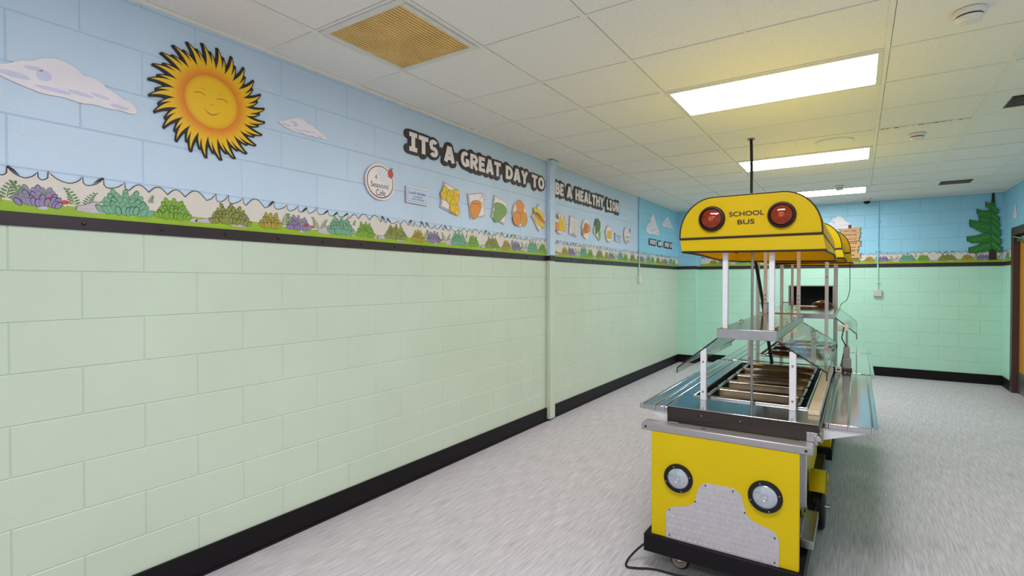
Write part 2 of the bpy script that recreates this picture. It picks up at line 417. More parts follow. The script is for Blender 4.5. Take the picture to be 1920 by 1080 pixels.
# black rail along the paint line, with its bolts
def rail(name, segs, zc=1.709, h=.054):
    g = G(); bolts = []
    for to3, a, b, sp in segs:
        g.prism([(a, zc - h / 2), (b, zc - h / 2), (b, zc + h / 2), (a, zc + h / 2)], to3, 0, .01, 'rail')
        if sp:
            u = sp
            while u < b - .05:
                if u > a + .03:
                    c = to3(u, zc, .01); n_ = Vector(to3(u, zc, 1)) - Vector(to3(u, zc, 0))
                    bolts.append(G().lathe(c, n_, [(.0085, 0), (.0085, .002), (.006, .005), (.0, .006)], 'bolt', 10))
                u += .2955
    o = struct(g.build(name, None, bevel=.002)); o['_w'] = (0, 0, 0)
    for q in bolts: q.build('bolt', o)['kind'] = 'structure'
    return o
rail('trim_2', [(LW, FY, 4.79, -2.696 + .002), (LW, 4.94, 9.65, 5.05)])
rail('trim_3', [(PW, WX, -2.42, None), (BW, -2.42, RX, None), (lambda u, v, d: (-2.42 + d, u, v), 9.64, BY, None), (RW, -BY, -9.49, None)], 1.715, .055)

# painted pipe cover on the left wall
g = G()
def cover(z0, z1, k, d=.05, y0=4.79, y1=4.90): g.box((WX, y0, z0), (WX + d, y1, z1), k)
cover(.02, 1.682, 'mint'); cover(1.682, 1.738, 'rail', .052); cover(1.738, CZ - .09, 'blue'); g.hull8([(WX, 4.79, CZ - .09), (WX + .05, 4.79, CZ - .09), (WX + .05, 4.90, CZ - .09), (WX, 4.90, CZ - .09)], [(WX, 4.79, CZ), (WX + .075, 4.79, CZ), (WX + .075, 4.955, CZ), (WX, 4.955, CZ)], 'blue')
struct(g.build('trim_4', None, bevel=.006))

# door in the right wall
d = empty('door_1', (RX + .08, 8.93, 0)); struct(d)
g = G(); g.box((RX + .06, 8.49, .012), (RX + .105, 9.37, 2.07), 'wood'); struct(g.build('leaf', d, bevel=.003))
g = G()
for a, b in ((8.43, 8.49), (9.37, 9.43)): g.box((RX - .012, a - .045 * (a < 9), 0), (RX + .14, b + .045 * (b > 9), 2.13), 'doorframe')
g.box((RX - .0118, 8.385, 2.07), (RX + .14, 9.475, 2.175), 'doorframe'); struct(g.build('door_frame', d, bevel=.003))
g = G(); g.box((RX + .045, 8.55, .03), (RX + .06, 9.33, .28), 'dullsteel'); struct(g.build('kick_plate', d))
g = G(); g.box((RX + .01, 9.0, 1.98), (RX + .06, 9.3, 2.04), 'steel'); g.tube([(RX + .03, 9.05, 2.01), (RX - .04, 9.2, 2.045), (RX + .03, 9.36, 2.06)], .009, 'steel'); struct(g.build('door_closer', d, bevel=.003))
g = G(); g.lathe((RX + .06, 8.57, 1.02), (-1, 0, 0), [(.03, 0), (.03, .01), (.012, .012), (.012, .05)], 'steel', 16); g.tube([(RX + .015, 8.57, 1.02), (RX + .015, 8.68, 1.02)], .01, 'steel'); struct(g.build('door_handle', d))
g = G(); g.box((RX + .14, 8.3, 0), (RX + .16, 9.6, 2.2), 'dark'); struct(g.build('wall_behind_door', None))

# serving hatch in the back wall
g = G()
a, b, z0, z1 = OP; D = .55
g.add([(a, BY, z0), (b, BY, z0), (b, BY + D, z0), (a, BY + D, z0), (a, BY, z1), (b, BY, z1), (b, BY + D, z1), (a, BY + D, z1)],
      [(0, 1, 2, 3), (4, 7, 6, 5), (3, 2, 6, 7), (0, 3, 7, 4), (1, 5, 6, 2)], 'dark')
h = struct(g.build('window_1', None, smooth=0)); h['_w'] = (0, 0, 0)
g = G()
for p in ((a - .02, z0 - .02, b + .02, z0), (a - .02, z1, b + .02, z1 + .015), (a - .02, z0, a, z1), (b, z0, b + .02, z1)):
    g.box((p[0], BY - .006, p[1]), (p[2], BY + .02, p[3]), 'dullsteel')
struct(g.build('window_frame', h))

# ------------------------------------------------------------------ ceiling fixtures
def fixture(k, label):
    x0, x1, y0, y1 = -1.105 + .012, .130 - .012, yk(k) + .008, yk(k + 1) - .008
    c = ((x0 + x1) / 2, (y0 + y1) / 2, CZ)
    t = tag(empty('ceiling_light', c), label, 'ceiling light', 'recessed ceiling lights')
    g = G(); f = .028
    g.box((x0, y0, CZ - .004), (x1, y0 + f, CZ + .02), 'frame'); g.box((x0, y1 - f, CZ - .004), (x1, y1, CZ + .02), 'frame')
    g.box((x0, y0 + f, CZ - .004), (x0 + f, y1 - f, CZ + .02), 'frame'); g.box((x1 - f, y0 + f, CZ - .004), (x1, y1 - f, CZ + .02), 'frame')
    g.box((x0, y0, CZ + .02), (x1, y1, CZ + .09), 'frame')
    g.build('light_frame', t, bevel=.0015)
    g = G(); g.add([(x0 + f, y0 + f, CZ + .001), (x1 - f, y0 + f, CZ + .001), (x1 - f, y1 - f, CZ + .001), (x0 + f, y1 - f, CZ + .001)], [(0, 3, 2, 1)], 'lamp')
    g.build('diffuser', t, smooth=0, recalc=False)
fixture(2, 'large lit ceiling panel above the front of the serving line, nearest the camera')
fixture(6, 'middle lit ceiling panel, behind the hanging black cord')
fixture(10, 'lit ceiling panel partly hidden by the yellow canopy, by the back wall')
fixture(-2, 'unseen lit ceiling panel overhead, added for its light')  # this fixture and the next are unseen, added for their light
fixture(-6, 'unseen lit ceiling panel at the end of the room behind the camera, added for its light')

# return air grille
x0, x1, y0, y1 = -2.298, -1.72, yk(-1) + .01, yk(0) - .01
t = tag(empty('return_air_vent', ((x0 + x1) / 2, (y0 + y1) / 2, CZ)), 'square yellowed return air grille set in the ceiling above the sun', 'vent')
g = G(); f = .035
for bx in (((x0, y0), (x1, y0 + f)), ((x0, y1 - f), (x1, y1)), ((x0, y0 + f), (x0 + f, y1 - f)), ((x1 - f, y0 + f), (x1, y1 - f))):
    g.box((bx[0][0], bx[0][1], CZ - .006), (bx[1][0], bx[1][1], CZ + .01), 'frame')
g.build('vent_frame', t, bevel=.002)
g = G(); n = 26
for i in range(n):
    x = x0 + f + (x1 - x0 - 2 * f) * (i + .5) / n
    g.box((x - .0058, y0 + f, CZ - .003), (x + .0058, y1 - f, CZ + .003), 'vent')
g.add([(x0 + f, y0 + f, CZ + .003), (x1 - f, y0 + f, CZ + .003), (x1 - f, y1 - f, CZ + .003), (x0 + f, y1 - f, CZ + .003)], [(0, 1, 2, 3)], 'ventback')
g.build('vent_louvre', t, smooth=0, recalc=False)

def detector(x, y, r, label, name='smoke_detector'):
    t = tag(empty(name, (x, y, CZ)), label, 'smoke detector')
    g = G(); g.lathe((x, y, CZ), (0, 0, -1), [(r, 0), (r, .016), (r * .93, .022), (r * .86, .023)], 'plastic'); g.build('base_plate', t)
    g = G(); g.lathe((x, y, CZ - .023), (0, 0, -1), [(r * .80, 0), (r * .80, .008)], 'ink', cap=False); g.build('sensor_slot', t)
    g = G(); g.lathe((x, y, CZ - .030), (0, 0, -1), [(r * .84, 0), (r * .80, .012), (r * .62, .022), (.001, .025)], 'plastic'); g.build('cover', t)
    return t
detector(.433, 3.25, .062, 'round white smoke detector nearest the camera on the ceiling')
detector(.425, 5.70, .058, 'white smoke detector under the stained ceiling tile edge')
detector(-.204, 8.26, .055, 'small smoke detector against the farthest lit ceiling panel')
t = tag(empty('camera_dome', (.12, 9.78, CZ)), 'small white dome camera on the ceiling by the back wall', 'camera')
g = G(); g.lathe((.12, 9.78, CZ), (0, 0, -1), [(.055, 0), (.055, .02), (.05, .03)], 'plastic'); g.build('housing', t)
g = G(); g.lathe((.12, 9.78, CZ - .03), (0, 0, -1), [(.045, 0), (.042, .02), (.028, .038), (.001, .046)], 'dark'); g.build('dome', t)
t = tag(empty('ceiling_speaker', (-.18, 5.62, CZ)), 'round cream speaker disc in the ceiling between two lit panels', 'speaker')
g = G(); g.lathe((-.18, 5.62, CZ), (0, 0, -1), [(.152, -.004), (.152, .006), (.140, .008), (.132, .004)], 'tbar', 40); g.build('rim', t)
g = G(); g.lathe((-.18, 5.62, CZ), (0, 0, -1), [(.132, .003), (.06, .005), (.001, .005)], 'tbar', 40); g.build('speaker_grille', t)

def diffuser(k, label):
    x0, x1, y0, y1 = .756, 1.333, yk(k) + .008, yk(k + 1) - .008
    t = tag(empty('air_diffuser', ((x0 + x1) / 2, (y0 + y1) / 2, CZ)), label, 'air diffuser')
    cx, cy = (x0 + x1) / 2, (y0 + y1) / 2
    g = G(); w = .16
    for bx in (((x0, y0), (x1, cy - w)), ((x0, cy + w), (x1, y1)), ((x0, cy - w), (cx - w, cy + w)), ((cx + w, cy - w), (x1, cy + w))):
        g.box((bx[0][0], bx[0][1], CZ + .002), (bx[1][0], bx[1][1], CZ + .01), 'tbar')
    g.build('face_panel', t)
    g = G(); g.box((cx - w, cy - w, CZ + .05), (cx + w, cy + w, CZ + .055), 'throat')
    for s in (-1, 1):
        g.box((cx - w, cy + s * w, CZ + .004), (cx + w, cy + s * (w - .012), CZ + .05), 'throat'); g.box((cx + s * w, cy - w, CZ + .004), (cx + s * (w - .012), cy + w, CZ + .05), 'throat')
    g.build('throat', t)
    g = G()
    for i in range(5):
        y = cy - w + .06 * (i + .6)
        g.add([(cx - w, y, CZ - .004), (cx + w, y, CZ - .004), (cx + w, y + .046, CZ + .02), (cx - w, y + .046, CZ + .02)], [(0, 1, 2, 3)], 'frame')
    g.build('blades', t, smooth=0)
diffuser(4, 'slotted square air diffuser at the edge of the picture')
diffuser(10, 'slotted square air diffuser in the ceiling near the back wall')

# ------------------------------------------------------------------ wall conduits and boxes
def conduit(label, to3, u, z0, z1, r, k_hi, k_lo, box, kbox, boxlabel):
    g = G(); q0 = to3(u, z0, r + .002); q1 = to3(u, PAINT, r + .002); q2 = to3(u, z1, r + .002)
    g.tube([q1, q2], r, k_hi, 10); g.tube([q0, q1], r, k_lo, 10)
    for z in (z0 + .12, 1.95, 2.4):
        a = to3(u - .022, z - .008, 0); b = to3(u + .022, z + .008, r * 2 + .005); g.box(a, b, k_hi if z > PAINT else k_lo)
    t = tag(g.build('conduit', None), label, 'conduit')
    g = G(); w, h = box
    g.box(to3(u - w, z0 - h * 2, 0), to3(u + w, z0, .045), kbox)
    b_ = g.build('junction_box', None, bevel=.006)
    tag(b_, boxlabel, 'junction box')
conduit('thin painted conduit down the long wall where the blue paint deepens', LW, 7.56, 1.545, CZ - .012, .012, 'deepblue', 'mintfar', (.035, .05), 'plastic', 'cream junction box at the foot of the conduit on the long wall')
conduit('thin painted conduit on the back wall beside the signpost picture', BW, .27, 1.335, CZ - .012, .011, 'deepblue', 'mintfar', (.055, .05), 'boxgrey', 'pale grey junction box at the foot of the conduit on the back wall')

# ------------------------------------------------------------------ printed garden border
def blob(cx, cy, rx, ry, n=12, rot=0):
    return [(cx + rx * cos(t_) * cos(rot) - ry * sin(t_) * sin(rot), cy + rx * cos(t_) * sin(rot) + ry * sin(t_) * cos(rot)) for t_ in [2 * pi * i / n for i in range(n)]]
def bush(g, to3, cx, zb, w, h, k, d, seed, lob=.024):
    R = random.Random(seed); L_ = []
    for row in range(5):
        f = 1 - row / 5.0; n = max(3, int(w * f / lob * 1.5))
        for i in range(n):
            x = cx + (i - (n - 1) / 2) / max(1, n - 1) * w * (.35 + .65 * f) * .92 + R.uniform(-.004, .004)
            z = zb + h * (.12 + .74 * row / 4.0) * (1 - .35 * abs((x - cx) / (w / 2)) ** 2) + R.uniform(-.004, .004)
            L_.append((row, x, z, (x - cx) / w))
    L_.sort(key=lambda q: -q[0]); dd = d
    g.flat(blob(cx, zb + h * .36, w * .45, h * .40, 18), to3, dd, k)
    for row, x, z, sl in L_:
        dd += .00006; rot = -sl * 1.6
        g.flat(blob(x, z, lob * .42 + .0022, lob * .82 + .0022, 9, rot), to3, dd, 'ink' if R.random() < .5 else 'fern')
        g.flat(blob(x, z - .001, lob * .42, lob * .82, 9, rot), to3, dd + .00003, k)
    return g
def fern(g, to3, x, z, h, lean, d):
    for i in range(6):
        t_ = i / 5.0; px = x + lean * h * t_ * t_; pz = z + h * t_
        for s in (-1, 1):
            g.flat(blob(px + s * h * .22 * (1.1 - t_ * .6), pz + h * .06, h * .19 * (1.15 - t_ * .6), h * .065, 8, s * .5), to3, d + .0003 + .00004 * i + .00002 * s, 'fern')
    g.stroke([(x, z), (x + lean * h * .3, z + h * .5), (x + lean * h, z + h)], .003, to3, d + .0006, 'fern')
def rockp(g, to3, x, z, w, h, d):
    p = [(x - w / 2, z), (x - w * .46, z + h * .45), (x - w * .2, z + h * .62), (x + w * .05, z + h), (x + w * .38, z + h * .95), (x + w * .5, z + h * .4), (x + w * .46, z - h * .08), (x, z - h * .15)]
    g.flat([(x + (a - x) * 1.04, z + (b - z) * 1.05 + .0004) for a, b in p], to3, d + .0009, 'ink'); g.flat(p, to3, d + .0010, 'rock')
    g.stroke([(x - w * .3, z + h * .35), (x, z + h * .5), (x + w * .3, z + h * .35)], .0022, to3, d + .0011, 'lilac')
    g.stroke([(x + w * .05, z + h * .1), (x + w * .3, z + h * .7)], .0022, to3, d + .0011, 'lilac')
def mush(g, to3, x, z, s, k, d):
    for dx, sc in ((-.032, .6), (0, 1), (.035, .75)):
        g.flat(blob(x + dx * s, z + .006 * s, .003 * s * sc + .001, .01 * s * sc, 8), to3, d + .0012, 'white')
        g.flat(blob(x + dx * s, z + .018 * s * sc, .014 * s * sc, .010 * s * sc, 10), to3, d + .0013, k)
PER = 1.168
def border(name, to3, a, b, phase, label, z0=1.736, zg=1.781, zt=1.893, sc=1.0):
    R = random.Random(int(a * 10)); g = G()
    top = []; inkm = []
    u = a; i = 0
    while u < b - .02:                                   # hedge outline: cloud scallops and grass blades
        ph = ((u - phase) / PER) % 1.0
        if .42 < ph < .70 or .86 < ph < .93:             # scallops
            w = R.uniform(.055, .10); h = w * .38; n = 8
            w = min(w, b - u)
            arc = [(u + w * j / n, zt - .018 + h * sin(pi * j / n)) for j in range(n + 1)]
            top += arc; inkm.append((arc, .0040)); u += w
        else:                                            # breaking-wave blades leaning one way
            w = min(R.uniform(.045, .085), b - u); h = R.uniform(.018, .034); s = R.choice([-1, 1, 1])
            L1 = [(0, 0), (.22, .10), (.45, .32), (.64, .66), (.76, 1.0), (.74, .62), (.78, .30), (.88, .10), (1, 0)]
            if s < 0: L1 = [(1 - a_, b_) for a_, b_ in reversed(L1)]
            arc = [(u + w * a_, zt - .022 + (h + .010) * b_) for a_, b_ in L1]
            if s > 0: arc = [p for k_, p in enumerate(arc) if k_ != 5]
            else: arc = [p for k_, p in enumerate(arc) if k_ != 3]
            top += arc; inkm.append((arc, .0036)); tip = max(arc, key=lambda q: q[1])
            if R.random() < .4: inkm.append(([tip, (tip[0] - .018 * s, tip[1] - .012), (tip[0] - .036 * s, tip[1] - .030)], [.009, .008, .001]))
            u += w
    top = [p for p in top if p[0] <= b + 1e-6]
    cl = [top[0]]
    for p in top[1:]:
        if math.hypot(p[0] - cl[-1][0], p[1] - cl[-1][1]) > 1e-4: cl.append(p)
    top = cl
    # backing in short runs so every face stays simple
    run = []; last = 0
    d1 = .004
    pts = top
    idx = [0]
    for j in range(1, len(pts)):
        if pts[j][0] - pts[idx[-1]][0] > .35 and abs(pts[j][1] - (zt - .02)) < .004 and all(q[0] <= pts[j][0] + 1e-6 for q in pts[:j]): idx.append(j)
    if idx[-1] != len(pts) - 1: idx.append(len(pts) - 1)
    for p, q in zip(idx[:-1], idx[1:]):
        seg = pts[p:q + 1]
        g.prism([(seg[0][0], z0)] + [(seg[-1][0], z0)] + list(reversed(seg)), to3, .001, d1, 'cream')
    for arc, w in inkm: g.stroke(arc, w, to3, d1 + .0002, 'ink')
    n = max(2, int((b - a) / .04)); gl = []
    for j in range(n + 1):
        uu = a + (b - a) * j / n; gl.append((uu, zg + .006 * sin(uu * 5.3) + .003 * sin(uu * 17)))
    g.add([to3(p, z0, d1 + .0003) for p, q in gl] + [to3(p, q, d1 + .0003) for p, q in gl], [(j, j + 1, n + 2 + j, n + 1 + j) for j in range(n)], 'grass')
    k0 = int(math.floor((a - phase) / PER)) - 1
    for k in range(k0, k0 + int((b - a) / PER) + 4):
        o_ = phase + k * PER
        def ok(x, w=.1): return a + w < x < b - w
        dB = d1 + .0004; zb = zg - .012
        if ok(o_ + .50, .1): bush(g, to3, o_ + .50, zb, .20, .105, 'teal', dB, k * 7 + 1)
        if ok(o_ + .20, .07): bush(g, to3, o_ + .20, zb + .004, .15, .074, 'purple', dB, k * 7 + 2, .019)
        if ok(o_ + .695, .07): bush(g, to3, o_ + .695, zb, .145, .088, 'lime', dB, k * 7 + 3, .021)
        if ok(o_ + .97, .09): bush(g, to3, o_ + .97, zb, .21, .098, 'olive', dB, k * 7 + 4, .02)
        if ok(o_ + .025, .06): bush(g, to3, o_ + .025, zb, .12, .075, 'ochre', dB, k * 7 + 5, .022)
        if ok(o_ + .115, .06): fern(g, to3, o_ + .11, zb + .02, .06, .3, dB); fern(g, to3, o_ + .15, zb + .025, .05, -.4, dB)
        if ok(o_ + .315, .06): fern(g, to3, o_ + .315, zb + .02, .055, -.4, dB); fern(g, to3, o_ + .365, zb + .022, .048, .5, dB)
        if ok(o_ + .375, .08): rockp(g, to3, o_ + .375, zb - .006, .105, .042, dB)
        if ok(o_ + .225, .04): rockp(g, to3, o_ + .215, zb - .014, .034, .014, dB)
        if ok(o_ + .80, .06): rockp(g, to3, o_ + .785, zb - .010, .034, .02, dB); rockp(g, to3, o_ + .83, zb - .008, .075, .02, dB)
        if ok(o_ + 1.02, .06): rockp(g, to3, o_ + 1.01, zb - .014, .075, .016, dB)
        if ok(o_ + .55, .05): mush(g, to3, o_ + .555, zb - .010, 1.0, 'orange', dB)
        if ok(o_ + .72, .05): mush(g, to3, o_ + .72, zb - .006, .8, 'red', dB)
        if ok(o_ + .25, .05): mush(g, to3, o_ + .245, zb + .006, 1.2, 'red', dB)
        if ok(o_ + .99, .05): mush(g, to3, o_ + .99, zb - .002, 1.1, 'red', dB)
        if ok(o_ + .595, .05): fern(g, to3, o_ + .60, zb + .06, .03, .3, dB)
        if ok(o_ + .43, .03):
            for x in (.43, 1.0): 
                if ok(o_ + x, .02): g.flat(blob(o_ + x, zg - .002, .0065, .0065, 10), to3, dB + .0015, 'bolt')
    o = g.build(name, None, smooth=0, recalc=False)
    return tag(o, label, 'wall border', 'garden border prints along the walls')
border('garden_border', LW, -.2, 4.788, .505, 'printed garden hedge border on the long wall, from the sun picture to the pipe cover')
border('garden_border', LW, 4.94, 9.64, .505, 'printed garden hedge border on the long wall, beyond the pipe cover')
border('garden_border', BW, -2.40, 1.70, -2.2, 'printed garden hedge border across the back wall', 1.742, 1.79, 1.90)
border('garden_border', RW, -9.93, -9.50, -10.2, 'short piece of printed garden hedge border beside the door', 1.742, 1.79, 1.90)

# ------------------------------------------------------------------ sun
sc_ = (WX, 1.380, 2.366)
SF = lambda u, v, d: (WX + d, 1.380 + u, 2.366 + v)
def ray(th, r0, r1, w, curl, grow=0.0, shift=0.0):
    Lf = []; Rt = []; n = 9
    for i in range(n + 1):
        t_ = i / n; r = r0 + (r1 + grow - r0) * t_
        a = th + shift / max(r, .05) + curl * sin(pi * t_ * .9) * (1 - .2 * t_) - curl * .6 * t_
        ww = w * (1 - t_) ** .75 * (1 + .25 * sin(pi * t_)) + grow
        Lf.append((r * cos(a) - ww * sin(a), r * sin(a) + ww * cos(a))); Rt.append((r * cos(a) + ww * sin(a), r * sin(a) - ww * cos(a)))
    return Lf + list(reversed(Rt))
g = G(); N_ = 24
for i in range(N_):
    th = pi / 2 + .38 - 2 * pi * i / N_
    g.prism(ray(th + .135, .13, .248, .017, -.07, .006, .005), SF, 0, .009, 'ink')
    g.prism(ray(th, .13, .279, .0205, -.085, .006, .004), SF, 0, .0094, 'ink')
g.prism(blob(0, 0, .162, .162, 40), SF, 0, .0096, 'ink')
for i in range(N_):
    th = pi / 2 + .38 - 2 * pi * i / N_
    g.flat(ray(th + .130, .12, .243, .0125, -.07), SF, .0100, 'sun')
    g.flat(ray(th - .008, .12, .276, .0165, -.085), SF, .0102, 'sun')
g.flat(blob(0, 0, .156, .156, 48), SF, .0104, 'sun')
sun = g_build_at(g, 'sun_cutout', sc_, smooth=0, recalc=False)
tag(sun, 'large smiling yellow sun cutout with black edged rays on the blue wall', 'wall decoration')
g = G(); g.lathe(SF(0, 0, .0104), (1, 0, 0), [(.131, 0), (.130, .0015), (.06, .003), (.001, .003)], 'sun', 48)
face = g.build('sun_face', sun)
fd = .0140
def arc(cx, cy, w, h, n=10): return [(cx - w / 2 + w * i / n, cy + h * (1 - (2 * i / n - 1) ** 2)) for i in range(n + 1)]
tw = [.0008, .002, .0028, .003, .003, .003, .003, .003, .0028, .002, .0008]
for x, y in ((-.058, .022), (.048, .018)):
    k = 1 if x > 0 else -1
    G().stroke(arc(x, y, .060, .012), tw, SF, fd, 'brownline').build('closed_eye', sun, smooth=0, recalc=False)
    G().stroke(arc(x - .010 * k, y + .028, .028, .006), tw, SF, fd, 'orange').build('eyebrow', sun, smooth=0, recalc=False)
    G().flat(blob(x - .014 * k, .004, .007, .004, 10), SF, fd, 'lemon').build('cheek', sun, smooth=0, recalc=False)
    G().flat(blob(-.003 + .007 * k, -.012, .0025, .0025, 8), SF, fd, 'brownline').build('nostril', sun, smooth=0, recalc=False)
G().stroke(arc(-.002, -.040, .076, -.022), tw, SF, fd, 'maroon').build('smile', sun, smooth=0, recalc=False)
G().stroke(arc(-.002, -.060, .03, -.005), tw, SF, fd, 'orange').build('chin', sun, smooth=0, recalc=False)

# ------------------------------------------------------------------ clouds
def smoothpoly(p, it=2):
    for _ in range(it):
        q = []
        for i in range(len(p)):
            a, b = p[i], p[(i + 1) % len(p)]
            q += [(a[0] * .75 + b[0] * .25, a[1] * .75 + b[1] * .25), (a[0] * .25 + b[0] * .75, a[1] * .25 + b[1] * .75)]
        p = q
    return p
def scaled(p, s):
    cx = sum(a for a, b in p) / len(p); cy = sum(b for a, b in p) / len(p)
    return [(cx + (a - cx) * s, cy + (b - cy) * s) for a, b in p]
CL = [(0, .42), (.05, .50), (.12, .56), (.18, .70), (.28, .80), (.33, .92), (.42, 1.0), (.50, .97), (.57, .86), (.60, .74), (.66, .78), (.73, .70), (.77, .58), (.83, .52), (.88, .40), (.93, .40), (.98, .28), (1.0, .12), (.95, .06), (.86, .10), (.78, .06), (.68, .10), (.58, .04), (.46, .10), (.34, .06), (.22, .14), (.12, .22), (.05, .30)]
def cloud(to3, u, v, w, h, label, flip=False, shape=CL):
    g = G(); P_ = [(u + (1 - a if flip else a) * w, v + b * h) for a, b in shape]
    P_ = smoothpoly(P_, 1)
    g.prism(P_, to3, 0, .006, 'white', 'rock')
    g.flat([(a, b) for a, b in scaled(P_, .93)], to3, .0063, 'cloud')
    for (a, b, rx, ry, rot) in ((.16, .36, .10, .07, -.2), (.34, .50, .05, .13, .5), (.40, .22, .12, .05, -.1), (.58, .28, .09, .05, -.3), (.72, .34, .07, .05, -.5), (.86, .18, .07, .05, -.2), (.28, .62, .06, .05, .4)):
        aa = 1 - a if flip else a
        g.flat([(u + (aa + rx * cos(t_) ) * w, v + (b + ry * sin(t_) + rot * rx * cos(t_) * .6) * h) for t_ in [2 * pi * i / 14 for i in range(14)]], to3, .0066, 'lilac')
    o = g_build_at(g, 'cloud_cutout', to3(u + w / 2, v, 0), smooth=0, recalc=False)
    return tag(o, label, 'wall decoration', 'white cloud cutouts')
cloud(LW, .56, 2.205, .495, .165, 'long white cloud cutout between the picture edge and the sun')
cloud(LW, 1.745, 2.325, .315, .095, 'small white cloud cutout just past the sun')
PUFF = [(0, .2), (.06, .42), (.2, .5), (.26, .72), (.36, .82), (.45, 1.0), (.58, .95), (.66, .75), (.74, .55), (.86, .42), (.95, .25), (1, .1), (.8, .04), (.5, .08), (.2, .03), (.05, .08)]
cloud(LW, 7.88, 2.20, .68, .345, 'taller of two cloud cutouts beyond the conduit on the long wall', shape=PUFF)
cloud(LW, 8.66, 2.38, .66, .20, 'lower flatter cloud cutout by the corner on the long wall', shape=PUFF)
cloud(BW, -.46, 2.30, .42, .22, 'cloud cutout on the back wall half hidden by the yellow canopy', shape=PUFF)
cloud(RW, -9.42, 2.28, .22, .20, 'cloud cutout on the wall above the door', shape=PUFF)

# ------------------------------------------------------------------ lettering
def text_mesh(txt, offset=0.0, bevel=0.0, spacing=1.0):
    c = bpy.data.curves.new('lettering', 'FONT'); c.body = txt; c.size = 1.0; c.offset = offset; c.space_character = spacing
    c.fill_mode = 'FRONT'
    if bevel: c.bevel_depth = bevel; c.bevel_resolution = 2; c.extrude = .001
    o = bpy.data.objects.new('lettering', c); COL.objects.link(o)
    bpy.context.view_layer.update()
    dg = bpy.context.evaluated_depsgraph_get(); me = bpy.data.meshes.new_from_object(o.evaluated_get(dg))
    vs = [tuple(v.co) for v in me.vertices]; fs = [tuple(p.vertices) for p in me.polygons]
    bpy.data.objects.remove(o); bpy.data.curves.remove(c); bpy.data.meshes.remove(me)
    return vs, fs
def put_text(g, txt, to3, quad, d, k, offset=.0, bevel=0.0, box=None, spacing=1.0):
    # quad: bottom-left, bottom-right, top-right, top-left in wall coordinates
    vs, fs = text_mesh(txt, offset, bevel, spacing)
    if box is None:
        box = (min(v[0] for v in vs), max(v[0] for v in vs), min(v[1] for v in vs), max(v[1] for v in vs))
    x0, x1, y0, y1 = box; out = []
    bl, br, tr, tl = quad
    for v in vs:
        s = (v[0] - x0) / (x1 - x0); t_ = (v[1] - y0) / (y1 - y0)
        uu = (bl[0] * (1 - s) + br[0] * s) * (1 - t_) + (tl[0] * (1 - s) + tr[0] * s) * t_
        vv = (bl[1] * (1 - s) + br[1] * s) * (1 - t_) + (tl[1] * (1 - s) + tr[1] * s) * t_
        out.append(to3(uu, vv, d + (v[2] * .06 if bevel else 0)))
    g.add(out, fs, k); return box
def cv(cx, cy, rx, ry, a0, a1, n=12): return [(cx + rx * cos(radians(a0 + (a1 - a0) * i / n)), cy + ry * sin(radians(a0 + (a1 - a0) * i / n))) for i in range(n + 1)]
# chunky block capitals as thick strokes: (advance width, list of centre lines); stroke width .24 of the cap height
BLK = {
 'I': (.56, [[(.28, .12), (.28, .88)], [(.02, .10), (.54, .10)], [(.02, .90), (.54, .90)]]),
 'T': (.66, [[(.33, 0), (.33, .9)], [(.0, .88), (.66, .88)]]),
 'S': (.62, [cv(.31, .70, .19, .18, 30, 180) + cv(.31, .50, .19, .02, 180, 270, 2)[1:] + cv(.31, .30, .19, .18, 90, -150)[0:]]),
 'A': (.72, [[(.10, 0), (.34, 1)], [(.62, 0), (.38, 1)], [(.2, .27), (.52, .27)]]),
 'G': (.72, [cv(.37, .50, .25, .38, 50, 320, 18), [(.40, .42), (.68, .42)], [(.60, .08), (.60, .46)]]),
 'R': (.68, [[(.12, 0), (.12, 1)], [(.1, .88), (.34, .88)] + cv(.36, .67, .19, .21, 80, -80) + [(.1, .46)], [(.3, .46), (.58, 0)]]),
 'E': (.58, [[(.12, 0), (.12, 1)], [(.12, .88), (.56, .88)], [(.12, .5), (.50, .5)], [(.12, .12), (.57, .12)]]),
 'D': (.70, [[(.12, 0), (.12, 1)], [(.1, .88), (.28, .88)] + cv(.30, .50, .28, .38, 85, -85, 16) + [(.1, .12)]]),
 'Y': (.70, [[(.09, 1), (.35, .46)], [(.61, 1), (.35, .46)], [(.35, 0), (.35, .52)]]),
 'O': (.74, [cv(.37, .50, .25, .38, 0, 360, 24)]),
 'B': (.66, [[(.12, 0), (.12, 1)], [(.1, .88), (.32, .88)] + cv(.34, .70, .18, .18, 80, -80) + [(.1, .52)], [(.1, .52), (.34, .52)] + cv(.36, .31, .20, .19, 80, -80) + [(.1, .12)]]),
 'H': (.70, [[(.12, 0), (.12, 1)], [(.58, 0), (.58, 1)], [(.12, .5), (.58, .5)]]),
 'L': (.56, [[(.12, 0), (.12, 1)], [(.12, .12), (.56, .12)]]),
 'N': (.74, [[(.12, 0), (.12, 1)], [(.62, 0), (.62, 1)], [(.14, .94), (.60, .06)]]),
 'V': (.68, [[(.09, 1), (.34, .04)], [(.59, 1), (.34, .04)]]),
 '.': (.24, [[(.0, .12), (.24, .12)]]),
}
